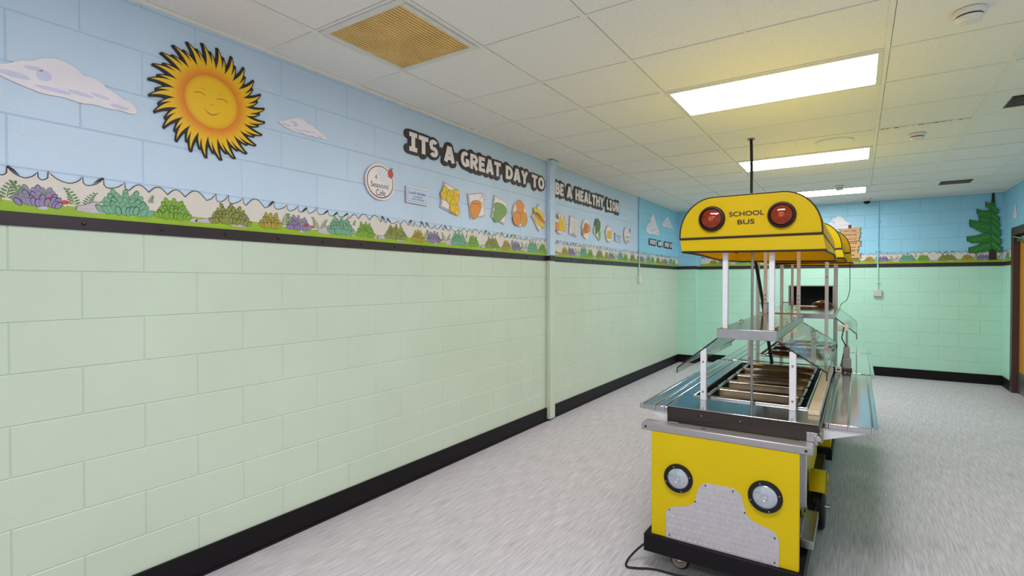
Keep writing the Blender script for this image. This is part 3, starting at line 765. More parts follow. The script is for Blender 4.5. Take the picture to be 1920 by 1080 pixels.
def block_word(g, txt, to3, q, d, k, w, caps):
    x = 0; lay = []
    for ch in txt: lay.append((x, BLK[ch])); x += BLK[ch][0] + .07
    W = x - .07; (bl, br, tr, tl) = q; sx = (br[0] - bl[0]) / W; sz = tl[1] - bl[1]
    F = lambda a, b: (bl[0] + a * sx, bl[1] + b * sz + (br[1] - bl[1]) * a / W)
    cnt = 0
    for x0, (adv, strokes) in lay:
        for st in strokes:
            cnt += 1; d = d + .00004
            st = [(x0 + a, b) for a, b in st]
            # stroke in letter space, then mapped, so the weight follows the letter's own proportions
            T = lambda u, v, dd: to3(*F(u, v), dd)
            g.stroke(st, w, T, d, k)
            if caps:
                n = max(1, len(st) // 6)
                for a, b in [st[0], st[-1]] + st[1:-1:n]: d += .000012; g.flat(blob(a, b, w / 2, w / 2, 14), T, d, k)
def slogan(name, words, to3, label):
    fr = G(); kids = []
    for txt, q in words:
        g = G(); kids.append(g); block_word(g, txt, to3, q, .0140, 'white', .25, False)
        for dd in (.003, .006, .0095): block_word(fr, txt, to3, q, dd, 'sign_dark', .56, True)
        (bl, br, tr, tl) = q; h = tl[1] - bl[1]
        fr.prism([(bl[0], bl[1] + h * .1), (br[0], br[1] + h * .1), (tr[0], tr[1] - h * .1), (tl[0], tl[1] - h * .1)], to3, 0, .0092, 'sign_dark')
    for (a, q1), (b, q2) in zip(words[:-1], words[1:]):
        h = q1[3][1] - q1[0][1]
        if h > .1: fr.prism([(q1[1][0] - .01, q1[1][1] + h * .25), (q2[0][0] + .01, q2[0][1] + h * .25), (q2[3][0] + .01, q2[3][1] - h * .25), (q1[2][0] - .01, q1[2][1] - h * .25)], to3, 0, .0090, 'sign_dark')
    loc = to3(words[0][1][0][0], words[0][1][0][1], 0)
    o = g_build_at(fr, name, loc, smooth=0, recalc=False); tag(o, label, 'sign')
    for g in kids: g.build('word', o, smooth=0, recalc=False)
    return o
Q = [('ITS', 2.763, 3.078, 2.417, 2.549), ('A', 3.151, 3.277, 2.412, 2.538), ('GREAT', 3.357, 3.933, 2.413, 2.540), ('DAY', 4.012, 4.399, 2.416, 2.539), ('TO', 4.476, 4.726, 2.412, 2.535)]
Q2 = [('BE', 4.967, 5.157, 2.405, 2.536), ('A', 5.233, 5.364, 2.405, 2.534), ('HEALTHY', 5.445, 6.248, 2.405, 2.533), ('LION', 6.345, 6.758, 2.398, 2.531)]
def quads(q): return [(t_, [(a, z0), (b, z0), (b, z1), (a, z1)]) for t_, a, b, z0, z1 in q]
slogan('slogan_sign', quads(Q), LW, 'dark lettering board reading ITS A GREAT DAY TO, before the pipe cover')
slogan('slogan_sign', quads(Q2), LW, 'dark lettering board reading BE A HEALTHY LION, beyond the pipe cover')
slogan('slogan_sign', quads([('EVERY', 8.04, 8.36, 2.055, 2.125), ('ONE', 8.44, 8.63, 2.05, 2.122), ('...', 8.67, 8.76, 2.05, 2.064), ('EVERY', 8.80, 9.06, 2.05, 2.125), ('DAY', 9.10, 9.25, 2.052, 2.128)]), LW, 'small lettering board reading EVERY ONE ... EVERY DAY near the corner')

# ------------------------------------------------------------------ food plaques
def rect(cx, cy, w, h, rot): 
    r = radians(rot)
    return [(cx + a * w / 2 * cos(r) - b * h / 2 * sin(r), cy + a * w / 2 * sin(r) + b * h / 2 * cos(r)) for a, b in ((-1, -1), (1, -1), (1, 1), (-1, 1))]
def inset(p, s):
    cx = sum(a for a, b in p) / len(p); cy = sum(b for a, b in p) / len(p)
    return [(cx + (a - cx) * s, cy + (b - cy) * s) for a, b in p]
def plaque(poly, line, label, art, c):
    g = G(); g.prism(inset(poly, 1.06), LW, .004, .012, 'white', 'rock'); g.flat(poly, LW, .0123, line); g.flat(inset(poly, .95), LW, .0125, 'white')
    o = g_build_at(g, 'food_plaque', LW(c[0], c[1], 0), smooth=0, recalc=False); tag(o, label, 'wall plaque', 'food plaques under the slogan')
    a = G(); art(a, c[0], c[1]); a.v = [(p[0], c[0] + (p[1] - c[0]) * 1.14, c[1] + (p[2] - c[1]) * 1.14) for p in a.v]; a.build('food_print', o, smooth=0, recalc=False)
def ob(g, poly, d, k, grow=1.0, w=.003, ink='brownline'):
    cx = sum(a for a, b in poly) / len(poly); cy = sum(b for a, b in poly) / len(poly)
    out = []
    for a, b in poly:
        l = math.hypot(a - cx, b - cy) or 1; out.append((cx + (a - cx) * (l + w) / l, cy + (b - cy) * (l + w) / l))
    g.flat(out, LW, d, ink); g.flat(poly, LW, d + .0002, k)
D0 = .0128
def art_pasta(g, x, y):
    for i, (dx, dy, rx, ry, r) in enumerate([(-.045, .02, .062, .04, .1), (-.05, .03, .035, .05, .4), (.045, .02, .05, .045, -.6), (.06, .02, .025, .055, .1), (-.01, .01, .035, .05, -.3), (.03, -.06, .05, .035, .5), (.065, -.075, .03, .035, .2), (.02, -.045, .03, .05, -.2)]):
        ob(g, blob(x + dx, y + dy, rx, ry, 16, r), D0 + .0005 * i, 'lemon' if i % 3 else 'sunyellow', w=.0022)
        g.stroke([(x + dx - rx * .5, y + dy), (x + dx, y + dy + ry * .3), (x + dx + rx * .5, y + dy)], .003, LW, D0 + .0005 * i + .0004, 'brownline')
def art_leg(g, x, y):
    ob(g, [(x + .00, y + .01), (x + .062, y + .078), (x + .09, y + .058), (x + .05, y - .02)], D0, 'white', w=.004)
    ob(g, blob(x + .082, y + .08, .012, .016, 10), D0 + .0004, 'white'); ob(g, blob(x + .098, y + .068, .012, .014, 10), D0 + .0006, 'white')
    p = smoothpoly([(x - .08, y - .06), (x - .08, y + .0), (x - .045, y + .03), (x + .04, y + .035), (x + .06, y + .012), (x + .03, y - .06), (x - .02, y - .105), (x - .06, y - .10)], 2)
    ob(g, p, D0 + .001, 'orange'); g.stroke([(x - .06, y + .005), (x - .02, y + .01), (x + .03, y + .012)], .004, LW, D0 + .0014, 'brownline'); g.flat(blob(x - .05, y - .05, .012, .03, 12, .3), LW, D0 + .0014, 'bread')
def art_pickle(g, x, y):
    ob(g, smoothpoly([(x - .085, y + .01), (x - .07, y + .055), (x + .06, y + .05), (x + .085, y + .02), (x + .03, y - .01), (x - .06, y - .01)], 2), D0, 'pickle', w=.003, ink='fern')
    ob(g, smoothpoly([(x - .09, y - .07), (x - .085, y - .01), (x - .03, y + .005), (x + .07, y + .035), (x + .10, y + .01), (x + .095, y - .02), (x + .03, y - .07), (x - .03, y - .10), (x - .07, y - .10)], 2), D0 + .0006, 'pickle', w=.003, ink='fern')
    for i in range(6): g.stroke([(x - .07 + .026 * i, y - .055 + .01 * i), (x - .055 + .026 * i, y - .045 + .01 * i)], .003, LW, D0 + .001, 'fern')
def art_rolls(g, x, y):
    for dx, dy, rx, ry, k in ((0, .055, .06, .055, 'orange'), (-.05, -.045, .06, .06, 'orange'), (.055, -.04, .058, .06, 'bread')):
        ob(g, blob(x + dx, y + dy, rx, ry, 20), D0 + .0006 * (k == 'bread') + .0005 * (dx < 0), k); 
    g.stroke([(x - .01, y + .01), (x - .05, y - .0)], .003, LW, D0 + .002, 'brownline'); g.stroke([(x + .02, y - .005), (x + .0, y - .06)], .003, LW, D0 + .002, 'brownline')
def art_sub(g, x, y):
    ob(g, blob(x - .005, y + .035, .10, .035, 20, -.35), D0, 'lemon'); 
    ob(g, blob(x, y - .035, .10, .035, 20, -.35), D0 + .0005, 'lemon')
    ob(g, blob(x, y + .0, .105, .02, 18, -.35), D0 + .001, 'meat', ink='maroon')
    ob(g, blob(x - .01, y + .022, .06, .011, 14, -.35), D0 + .0014, 'green', w=.001)
    g.stroke([(x - .07, y + .015), (x, y - .008), (x + .07, y - .035)], .008, LW, D0 + .0018, 'orange')
def art_fruit(g, x, y):
    for dx, s, k in ((.005, 1, 'lemon'), (.075, .95, 'pickle' if False else 'sunyellow')):
        ob(g, smoothpoly([(x + dx - .05 * s, y - .03), (x + dx - .035 * s, y + .01), (x + dx - .012 * s, y + .07), (x + dx + .012 * s, y + .07), (x + dx + .035 * s, y + .01), (x + dx + .05 * s, y - .03), (x + dx + .03 * s, y - .07), (x + dx - .03 * s, y - .07)], 2), D0 + .0006 * (dx < .05), k, w=.003, ink='ink')
        g.stroke([(x + dx, y + .065), (x + dx + .006, y + .085)], .004, LW, D0 + .0016, 'trunk')
    ob(g, blob(x - .07, y - .035, .042, .042, 18), D0 + .0018, 'orange', ink='ink')
    ob(g, blob(x - .055, y + .055, .02, .02, 10), D0 + .0018, 'fern', ink='ink')
def art_milk(g, x, y):
    for i in range(4): ob(g, rect(x - .055 + .036 * i, y - .005 - .008 * (i % 2), .022, .15 - .02 * (i % 2), -2), D0 + .0004 * i, 'cream', w=.0015, ink='rock')
    ob(g, rect(x + .0, y - .075, .07, .02, -6), D0 + .003, 'rock', w=.001)
def art_chicken(g, x, y):
    g.flat(blob(x, y, .09, .10, 20), LW, D0, 'white'); g.stroke([(x - .06, y - .05), (x, y - .02), (x + .08, y - .05), (x + .0, y - .075), (x - .06, y - .05)], .003, LW, D0 + .0004, 'rock')
    for i, (dx, dy, rx, ry, r) in enumerate([(-.05, -.02, .045, .032, .5), (0, .0, .055, .042, -.3), (.05, .01, .045, .04, .2), (-.01, .03, .045, .03, .2), (-.075, -.045, .03, .016, .7)]): ob(g, blob(x + dx, y + dy, rx, ry, 14, r), D0 + .0006 + .0004 * i, 'meat' if i % 2 else 'orange')
def art_broc(g, x, y):
    ob(g, smoothpoly([(x - .01, y + .02), (x + .04, y + .02), (x + .07, y - .03), (x + .06, y - .11), (x + .03, y - .11), (x + .0, y - .05)], 1), D0, 'lime', ink='fern')
    R = random.Random(3)
    for i in range(14):
        a = i / 14 * 2 * pi; ob(g, blob(x - .01 + .05 * cos(a) * (.6 + .4 * (i % 2)), y + .05 + .045 * sin(a) * (.6 + .4 * (i % 2)), .028, .026, 10), D0 + .0004 * (i + 1) * .5, 'green' if i % 2 else 'fern', w=.002, ink='ink')
    ob(g, blob(x - .05, y - .02, .025, .035, 10), D0 + .004, 'green', w=.002, ink='ink')
def art_banana(g, x, y):
    for i, dx in enumerate((-.045, -.015, .02, .05)):
        ob(g, smoothpoly([(x + dx - .03, y - .035), (x + dx - .015, y + .015), (x + dx + .012, y + .045), (x + dx + .02, y + .04), (x + dx + .014, y - .01), (x + dx + .01, y - .045), (x + dx - .015, y - .055)], 2), D0 + .0005 * i, 'lemon' if i % 2 else 'sunyellow', w=.0025)
PLQ = [
    (rect(3.232, 2.128, .195, .20, -13), 'violet', 'square food plaque with yellow pasta tubes', art_pasta, (3.232, 2.128)),
    (rect(3.576, 2.117, .20, .20, 11), 'violet', 'square food plaque with a chicken drumstick', art_leg, (3.576, 2.117)),
    (rect(3.920, 2.117, .20, .20, -12.5), 'fern', 'tilted square food plaque with two green pickles', art_pickle, (3.92, 2.117)),
    (blob(4.262, 2.116, .122, .118, 36), 'maroon', 'round food plaque with three golden bread rolls', art_rolls, (4.262, 2.120)),
    (rect(4.625, 2.117, .192, .192, 45), 'violet', 'diamond food plaque with a filled sub sandwich', art_sub, (4.625, 2.117)),
    (blob(5.08, 2.10, .118, .113, 36), 'maroon', 'round food plaque with pears and an orange', art_fruit, (5.08, 2.10)),
    (rect(5.408, 2.096, .20, .20, -7), 'maroon', 'pale square food plaque just past the pears', art_milk, (5.408, 2.096)),
    (blob(5.738, 2.095, .112, .112, 36), 'maroon', 'round food plaque with brown fried chicken pieces', art_chicken, (5.738, 2.095)),
    (rect(6.08, 2.117, .195, .195, -27), 'fern', 'tilted food plaque with green broccoli', art_broc, (6.08, 2.117)),
    (blob(6.432, 2.087, .11, .106, 36), 'maroon', 'round food plaque with a bunch of bananas', art_banana, (6.432, 2.087)),
]
for p in PLQ: plaque(*p)

def cafe_sign(u, v, label):
    g = G(); g.prism(blob(u, v, .132, .122, 40), LW, .004, .014, 'white', 'rock')
    g.flat(blob(u, v, .119, .110, 40), LW, .0143, 'maroon'); g.flat(blob(u, v + .001, .112, .103, 40), LW, .0146, 'white')
    for i in range(9):
        a = -.3 + i * .26; g.flat([(u, v + .01), (u + .10 * cos(a), v + .01 + .09 * sin(a)), (u + .10 * cos(a + .1), v + .01 + .09 * sin(a + .1))], LW, .0148, 'skyprint')
    o = g_build_at(g, 'cafe_sign', LW(u, v, 0), smooth=0, recalc=False); tag(o, label, 'sign')
    def ln(t_, a, b, z0, z1):
        g = G(); put_text(g, t_, LW, [(u + a, v + z0), (u + b, v + z0), (u + b, v + z1), (u + a, v + z1)], .0152, 'ink', 0); g.build('text_line', o, smooth=0, recalc=False)
    ln('4', -.048, -.030, .012, .046); ln('Seasons', -.085, .072, -.040, -.004); ln('Cafe', -.040, .045, -.092, -.052)
    g = G(); g.flat(blob(u + .092, v + .070, .025, .030, 16), LW, .0156, 'ink'); g.flat(blob(u + .092, v + .070, .023, .028, 16), LW, .0158, 'red'); g.stroke([(u + .09, v + .09), (u + .097, v + .112)], .003, LW, .016, 'ink'); g.flat(blob(u + .105, v + .105, .012, .004, 8, .4), LW, .0161, 'maroon')
    g.build('apple_print', o, smooth=0, recalc=False)
cafe_sign(2.490, 2.142, 'round white cafe sign under the slogan, nearest the sun')
cafe_sign(7.079, 2.118, 'round white cafe sign next to the conduit on the long wall')
def lunch_sign(u, v, label):
    g = G(); p = smoothpoly(rect(u, v, .225, .118, 1), 1); g.prism(rect(u, v, .225, .118, 0), LW, .006, .016, 'white', 'rock')
    g.flat(rect(u, v, .208, .100, 0), LW, .0163, 'navy'); g.flat(rect(u, v, .203, .095, 0), LW, .0165, 'skyprint')
    o = g_build_at(g, 'lunch_sign', LW(u, v, 0), smooth=0, recalc=False); tag(o, label, 'sign')
    g = G(); put_text(g, 'Lunch Includes', LW, [(u - .085, v + .006), (u + .085, v + .006), (u + .085, v + .030), (u - .085, v + .030)], .0168, 'navy', .012); g.build('text_line', o, smooth=0, recalc=False)
    for z, a, b in ((-.012, -.045, .045), (-.030, -.06, .06)):
        g = G(); x = a; R = random.Random(int(z * 1e4))
        while x < b: w = R.uniform(.008, .02); g.stroke([(u + x, v + z), (u + x + w * .5, v + z + .003), (u + x + w, v + z)], .0055, LW, .0168, 'navy'); x += w + .005
        g.build('text_line', o, smooth=0, recalc=False)
lunch_sign(2.848, 2.097, 'small pale blue lunch sign between the cafe sign and the pasta plaque')
lunch_sign(6.748, 2.065, 'small pale blue lunch sign between the bananas and the far cafe sign')

# ------------------------------------------------------------------ back wall pictures
g = G(); u0 = -.10
g.prism([(u0 - .025, 1.78), (u0 + .025, 1.78), (u0 + .022, 2.37), (u0 - .02, 2.37)], BWo, 0, .006, 'trunk')
R = random.Random(5); zz = 2.31
for i, h in enumerate((.075, .062, .062, .066, .062, .055, .075)):
    a = u0 - .135 + R.uniform(-.015, .015); b = u0 + .135 + R.uniform(-.02, .02); s = R.uniform(-.012, .012)
    P_ = [(a, zz - h), (a + .012, zz - h * .5), (a - .008, zz), (b + .004, zz + s * .5), (b - .014, zz - h * .45), (b, zz - h + s * .5)]
    g.prism(inset(P_, 1.04), BWo, .002, .008 + .0004 * (i % 2), 'ink'); g.flat(inset(P_, .985), BWo, .0092 + .0004 * (i % 2), 'plank')
    zz -= h + .003
sg = g_build_at(g, 'signpost_cutout', BWo(u0, 1.78, 0), smooth=0, recalc=False); tag(sg, 'tan plank signpost cutout on the back wall beside the yellow canopy', 'wall decoration')
g = G(); put_text(g, "Let's Eat", BWo, [(u0 - .095, 2.258), (u0 + .09, 2.258), (u0 + .09, 2.292), (u0 - .095, 2.292)], .0105, 'trunk', .012); g.build('text_line', sg, smooth=0, recalc=False)
for z, a, b in ((2.203, -.085, .085), (2.138, -.08, .07), (2.072, -.085, .08), (2.005, -.06, .07), (1.945, -.08, .07), (1.88, -.075, .07)):
    x = a; g = G()
    while x < b: w = R.uniform(.012, .03); g.stroke([(u0 + x, z), (u0 + x + w * .5, z + .006), (u0 + x + w, z)], .014, BWo, .0105, 'trunk' if z not in (2.138, 2.005) else 'brownline'); x += w + .007
    g.build('text_line', sg, smooth=0, recalc=False)

g = G()      # pine tree
tx = 1.60
g.prism([(tx - .04, 1.775), (tx + .045, 1.775), (tx + .03, 2.2), (tx + .02, 2.55), (tx + .016, CZ - .02), (tx - .012, CZ - .02), (tx - .018, 2.5), (tx - .035, 2.1)], BWo, 0, .005, 'trunk')
def bough(x0, z0, x1, z1, th, d, seed):
    R = random.Random(seed); n = 9; up = []; dn = []
    for i in range(n + 1):
        t_ = i / n; x = x0 + (x1 - x0) * t_; z = z0 + (z1 - z0) * t_ + .03 * sin(pi * t_) * -1
        up.append((x, z + th * .35 * (1 - t_) + .004)); dn.append((x, z - th * (1 - .6 * t_)))
        if i < n: dn.append((x + (x1 - x0) / n * .6, z - th * (1 - .6 * t_) - R.uniform(.012, .035)))
    p = up + list(reversed(dn))
    g.flat(inset(p, 1.07), BWo, d, 'ink'); g.flat(p, BWo, d + .0003, 'pine')
    for k in range(3):
        t0 = .1 + .25 * k; g.stroke([(x0 + (x1 - x0) * t0, z0 + (z1 - z0) * t0 - th * .3), (x0 + (x1 - x0) * (t0 + .15), z0 + (z1 - z0) * (t0 + .15) - th * .45 - .015), (x0 + (x1 - x0) * (t0 + .3), z0 + (z1 - z0) * (t0 + .3) - th * .4 - .02)], [.002, .014, .002], BWo, d + .0006, 'pinehi')
for i, (z, l, zd, th) in enumerate([(2.08, .25, -.13, .13), (2.18, .27, -.07, .12), (2.30, .245, .05, .15), (2.38, .15, .02, .08), (2.46, .17, .04, .10), (2.56, .08, .04, .08)]):
    bough(tx + .02, z, tx - l, z + zd, th, .006 + .001 * i, i); bough(tx - .02, z + .02, tx + .10 - .008 * i, z - .13 + .01 * i, th * 1.0, .0065 + .001 * i, i + 20)
tag(g_build_at(g, 'pine_tree_cutout', BWo(tx, 1.775, 0), smooth=0, recalc=False), 'dark green pine tree cutout in the corner of the back wall by the door', 'wall decoration')

# ------------------------------------------------------------------ serving line: first cart (the bus)
CX = -.475
cart = tag(empty('serving_cart', (CX, 2.6, 0)), 'yellow school bus serving cart with headlamps, hot wells and canopy, at the front', 'serving cart', 'serving carts in a line')
Yf = 2.60
g = G(); g.box((-.897, 2.58, .10), (-.185, 4.50, .187), 'black'); g.build('plinth', cart, bevel=.003)
g = G(); g.box((-.864, Yf, .187), (-.204, Yf + .03, .712), 'yellow'); g.build('front_panel', cart, bevel=.003)
g = G(); g.box((-.80, 3.20, .187), (-.238, 4.45, .705), 'yellow'); g.build('cabinet', cart, bevel=.004)
g = G(); g.box((-.250, 3.16, .25), (-.216, 3.19, .70), 'alu'); g.build('side_leg', cart, bevel=.003)
g = G(); g.box((-.80, 2.63, .187), (-.782, 3.20, .705), 'yellow'); g.build('side_panel', cart, bevel=.002)
# tread plate
TP = [(-.789, .189), (-.789, .312), (-.781, .334), (-.761, .346), (-.68, .370), (-.656, .390), (-.644, .421), (-.635, .463), (-.614, .493), (-.591, .502), (-.476, .502), (-.448, .486), (-.434, .457), (-.428, .429), (-.417, .393), (-.392, .369), (-.313, .349), (-.289, .329), (-.282, .302), (-.282, .189)]
FP = lambda u, v, d: (u, Yf - d, v)
g = G(); g.prism(TP, FP, 0, .004, 'tread')
def inside(p, poly):
    c = False; n = len(poly)
    for i in range(n):
        a, b = poly[i], poly[i - 1]
        if (a[1] > p[1]) != (b[1] > p[1]) and p[0] < (b[0] - a[0]) * (p[1] - a[1]) / (b[1] - a[1]) + a[0]: c = not c
    return c
for i in range(22):
    for j in range(14):
        u = -.80 + .0255 * i; v = .20 + .0255 * j; r = -.75 if j % 2 else -.6; u += .0127 * (j % 2); l = .012
        if not all(inside((u + a, v + b), TP) for a, b in ((.01, 0), (-.01, 0), (0, .01), (0, -.01))): continue
        dx, dz = l * cos(r + pi / 4 * (1 if r < 0 else -1) * 0), l * sin(r)
        nx, nz = -dz * .26, dx * .26
        g.add([FP(u - dx, v - dz, .004), FP(u + nx, v + nz, .004), FP(u + dx, v + dz, .004), FP(u - nx, v - nz, .004), FP(u - dx * .3, v - dz * .3, .0078), FP(u + dx * .3, v + dz * .3, .0078)],
              [(0, 4, 1), (1, 4, 5), (1, 5, 2), (2, 5, 3), (3, 5, 4), (3, 4, 0)], 'tread')
for u, v in ((-.772, .332), (-.772, .205), (-.648, .40), (-.60, .488), (-.476, .488), (-.425, .40), (-.30, .315), (-.30, .205)):
    g.lathe(FP(u, v, .004), (0, -1, 0), [(.004, 0), (.003, .003), (.0, .0035)], 'bolt', 8)
g.build('grille_plate', cart)
def headlamp(x, z, r):
    g = G(); g.lathe((x, Yf, z), (0, -1, 0), [(r, 0), (r, .008), (r * .95, .014), (r * .76, .016), (r * .72, .010)], 'rubber', 40, cap=False); h = g.build('headlamp', cart)
    g = G(); g.lathe((x, Yf - .010, z), (0, -1, 0), [(r * .73, 0), (r * .55, .006), (r * .3, .009), (r * .24, .0095)], 'chromeglass', 40)
    g.lathe((x, Yf - .0195, z), (0, -1, 0), [(r * .24, 0), (r * .22, .003), (r * .16, .001), (r * .10, .004), (.001, .004)], 'chromeglass', 24); g.build('lens', h)
    for a in (.3, 1.9, 3.5, 5.0): G().lathe((x + r * .86 * cos(a), Yf - .015, z + r * .86 * sin(a)), (0, -1, 0), [(.0035, 0), (.003, .002), (.0, .0025)], 'steel', 8).build('screw', h)
headlamp(-.729, .496, .070); headlamp(-.340, .493, .072)
g = G(); g.box((-.918, 2.597, .710), (-.153, 2.685, .747), 'bumpermetal'); b_ = g.build('bumper', cart, bevel=.005)
G().box((-.630, 2.64, .7465), (-.612, 2.652, .7475), 'ink').build('socket_hole', b_)
for x in (-.895, -.18): G().lathe((x, 2.597, .728), (0, -1, 0), [(.006, -.002), (.006, .0006)], 'ink', 12).build('bolt_hole', b_)
for x in (-.74, -.52, -.36): G().lathe((x, 2.597, .728), (0, -1, 0), [(.003, 0), (.002, .002)], 'polish', 8).build('rivet', b_)
# casters
def caster(x, y):
    g = G(); g.box((x - .035, y - .03, .088), (x + .035, y + .03, .10), 'polish')
    g.hull8([(x - .03, y - .022, .03), (x - .01, y - .022, .03), (x - .01, y + .03, .03), (x - .03, y + .03, .03)], [(x - .032, y - .026, .09), (x + .03, y - .026, .09), (x + .03, y + .03, .09), (x - .032, y + .03, .09)], 'polish') if 0 else None
    for s in (-1, 1): g.hull8([(x - .018, y + s * .024 - .002, .04), (x + .018, y + s * .024 - .002, .04), (x + .018, y + s * .024 + .002, .04), (x - .018, y + s * .024 + .002, .04)], [(x - .034, y + s * .024 - .002, .09), (x + .034, y + s * .024 - .002, .09), (x + .034, y + s * .024 + .002, .09), (x - .034, y + s * .024 + .002, .09)], 'polish')
    c = g.build('caster', cart, bevel=.0015)
    g = G(); g.lathe((x, y - .018, .046), (0, 1, 0), [(.040, 0), (.046, .006), (.046, .030), (.040, .036)], 'rubber', 28); w = g.build('caster_wheel', c)
    g = G(); g.lathe((x, y - .028, .046), (0, 1, 0), [(.006, 0), (.006, .056)], 'polish', 12); g.lathe((x, y - .020, .046), (0, -1, 0), [(.038, 0), (.034, .004), (.028, .003), (.024, .006), (.012, .005)], 'hubplate', 24); g.lathe((x, y - .026, .046), (0, -1, 0), [(.010, 0), (.010, .004), (.005, .005)], 'polish', 10); g.build('hub', c)
for x, y in ((-.745, 2.70), (-.27, 2.74), (-.745, 4.35), (-.27, 4.35)): caster(x, y)
# counter with the well opening
ZC = .828
def counter(c, x0, x1, y0, y1, wx0, wx1, wy0, wy1, front=True):
    g = G(); zt, zb = ZC, ZC - .007
    g.box((x0, y0, zb), (x1, wy0, zt), 'polish'); g.box((x0, wy1, zb), (x1, y1, zt), 'polish'); g.box((x0, wy0, zb), (wx0, wy1, zt), 'polish'); g.box((wx1, wy0, zb), (x1, wy1, zt), 'polish')
    o = g.build('counter_top', c, bevel=.003)
    g = G()
    g.box((x0, y0, .747), (x1, y0 + .012, zb), 'darksteel'); g.box((x0, y1 - .012, .747), (x1, y1, zb), 'darksteel'); g.box((x0, y0, .747), (x0 + .012, y1, zb), 'darksteel'); g.box((x1 - .012, y0, .747), (x1, y1, zb), 'darksteel')
    a = g.build('apron', c, bevel=.002)
    for x in (x0 + .17, x0 + .35): G().lathe((x, y0, .797), (0, -1, 0), [(.004, 0), (.003, .002), (.0, .0025)], 'polish', 8).build('rivet', a)
    g = G(); w = .02; zf = .715
    g.add([(wx0, wy0, zt - .002), (wx1, wy0, zt - .002), (wx1, wy1, zt - .002), (wx0, wy1, zt - .002), (wx0, wy0, zf), (wx1, wy0, zf), (wx1, wy1, zf), (wx0, wy1, zf)], [(0, 1, 5, 4), (1, 2, 6, 5), (2, 3, 7, 6), (3, 0, 4, 7), (4, 5, 6, 7)], 'dullsteel')
    g.build('hot_well', c, smooth=0)
    g = G(); g.tube([(wx0, wy0, zt + .002), (wx1, wy0, zt + .002), (wx1, wy1, zt + .002), (wx0, wy1, zt + .002)], .006, 'polish', 8, True); g.build('well_rim', c)
counter(cart, -.812, -.139, 2.69, 4.56, -.752, -.205, 2.985, 4.43)
g = G(); g.box((-.192, 2.87, ZC), (-.142, 4.42, ZC + .022), 'tanrail'); g.build('counter_rail', cart, bevel=.003)
def tray_slide(c, x0, x1, y0, y1, z, inner, label=None):
    g = G(); g.box((x0, y0, z - .026), (x1, y1, z), 'polish'); o = g.build('tray_slide', c, bevel=.003)
    w = x1 - x0
    for f in ((.12, .47, .90) if inner == 'l' else (.10, .53, .88)):
        x = x0 + w * f; G().tube([(x, y0 - .001, z - .022), (x, y0 - .001, z + .001), (x, y1, z + .001)], .005, 'polish', 8).build('slide_rib', o)
    xi, xo = (x0, x1) if inner == 'l' else (x1, x0)
    for y in (y0 + .01, y1 - .03):
        s = 1 if xo > xi else -1
        G().add([(xi, y, z - .026), (xo - s * .03, y, z - .026), (xi, y, z - .085), (xi, y + .006, z - .026), (xo - s * .03, y + .006, z - .026), (xi, y + .006, z - .085)], [(0, 1, 2), (3, 5, 4), (0, 2, 5, 3), (1, 4, 5, 2), (0, 3, 4, 1)], 'alu').build('slide_bracket', o, smooth=0)
    return o
tray_slide(cart, -.962, -.814, 2.70, 4.55, .818, 'r')
tray_slide(cart, -.130, .086, 2.865, 4.48, .800, 'l')
g = G(); g.box((-.137, 2.70, .745), (-.122, 2.79, .79), 'dullsteel'); g.lathe((-.1385, 2.688, .765), (0, -1, 0), [(.012, -.004), (.012, .002)], 'polish', 12); g.box((-.185, 2.688, .735), (-.14, 2.694, .79), 'steel')
for x, z in ((-.178, .78), (-.15, .776), (-.148, .745)): g.lathe((x, 2.688, z), (0, -1, 0), [(.005, 0), (.003, .003)], 'polish', 8)
g.build('latch_plate', cart, bevel=.001)
# posts, shelf, guards
def post(c, x, y, z0, z1, w=.026, name='canopy_post', k='alu'):
    g = G(); g.box((x - w / 2, y - w / 2, z0), (x + w / 2, y + w / 2, z1), k); o = g.build(name, c, bevel=.002); return o
def boltset(p, pts, r=.006):
    for q in pts: G().lathe(q, (0, -1, 0), [(r, 0), (r * .8, .003), (r * .3, .0035)], 'dullsteel', 8).build('bolt', p)
for x, zt in ((-.688, 1.105), (-.262, 1.118)):
    for y in (2.93, 4.40):
        o = post(cart, x, y, ZC, zt, .030, 'guard_post')
        boltset(o, [(x, y - .015, ZC + .045), (x, y - .015, zt - .07)])
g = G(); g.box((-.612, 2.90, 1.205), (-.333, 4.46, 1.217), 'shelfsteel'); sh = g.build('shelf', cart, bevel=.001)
g = G(); g.box((-.614, 2.895, 1.167), (-.331, 2.903, 1.219), 'steel'); g.box((-.614, 4.455, 1.167), (-.331, 4.463, 1.219), 'steel')
g.box((-.614, 2.903, 1.167), (-.609, 4.455, 1.218), 'steel'); g.box((-.336, 2.903, 1.167), (-.331, 4.455, 1.218), 'steel'); g.build('shelf_edge', sh, bevel=.003)
for y in (3.05, 3.5, 3.95, 4.3):
    for x in (-.345, -.60): G().box((x - .012, y - .02, 1.217), (x + .012, y + .02, 1.226), 'polish').tube([(x, y - .03, 1.226), (x, y + .03, 1.226)], .004, 'dullsteel').build('hinge_clip', sh)
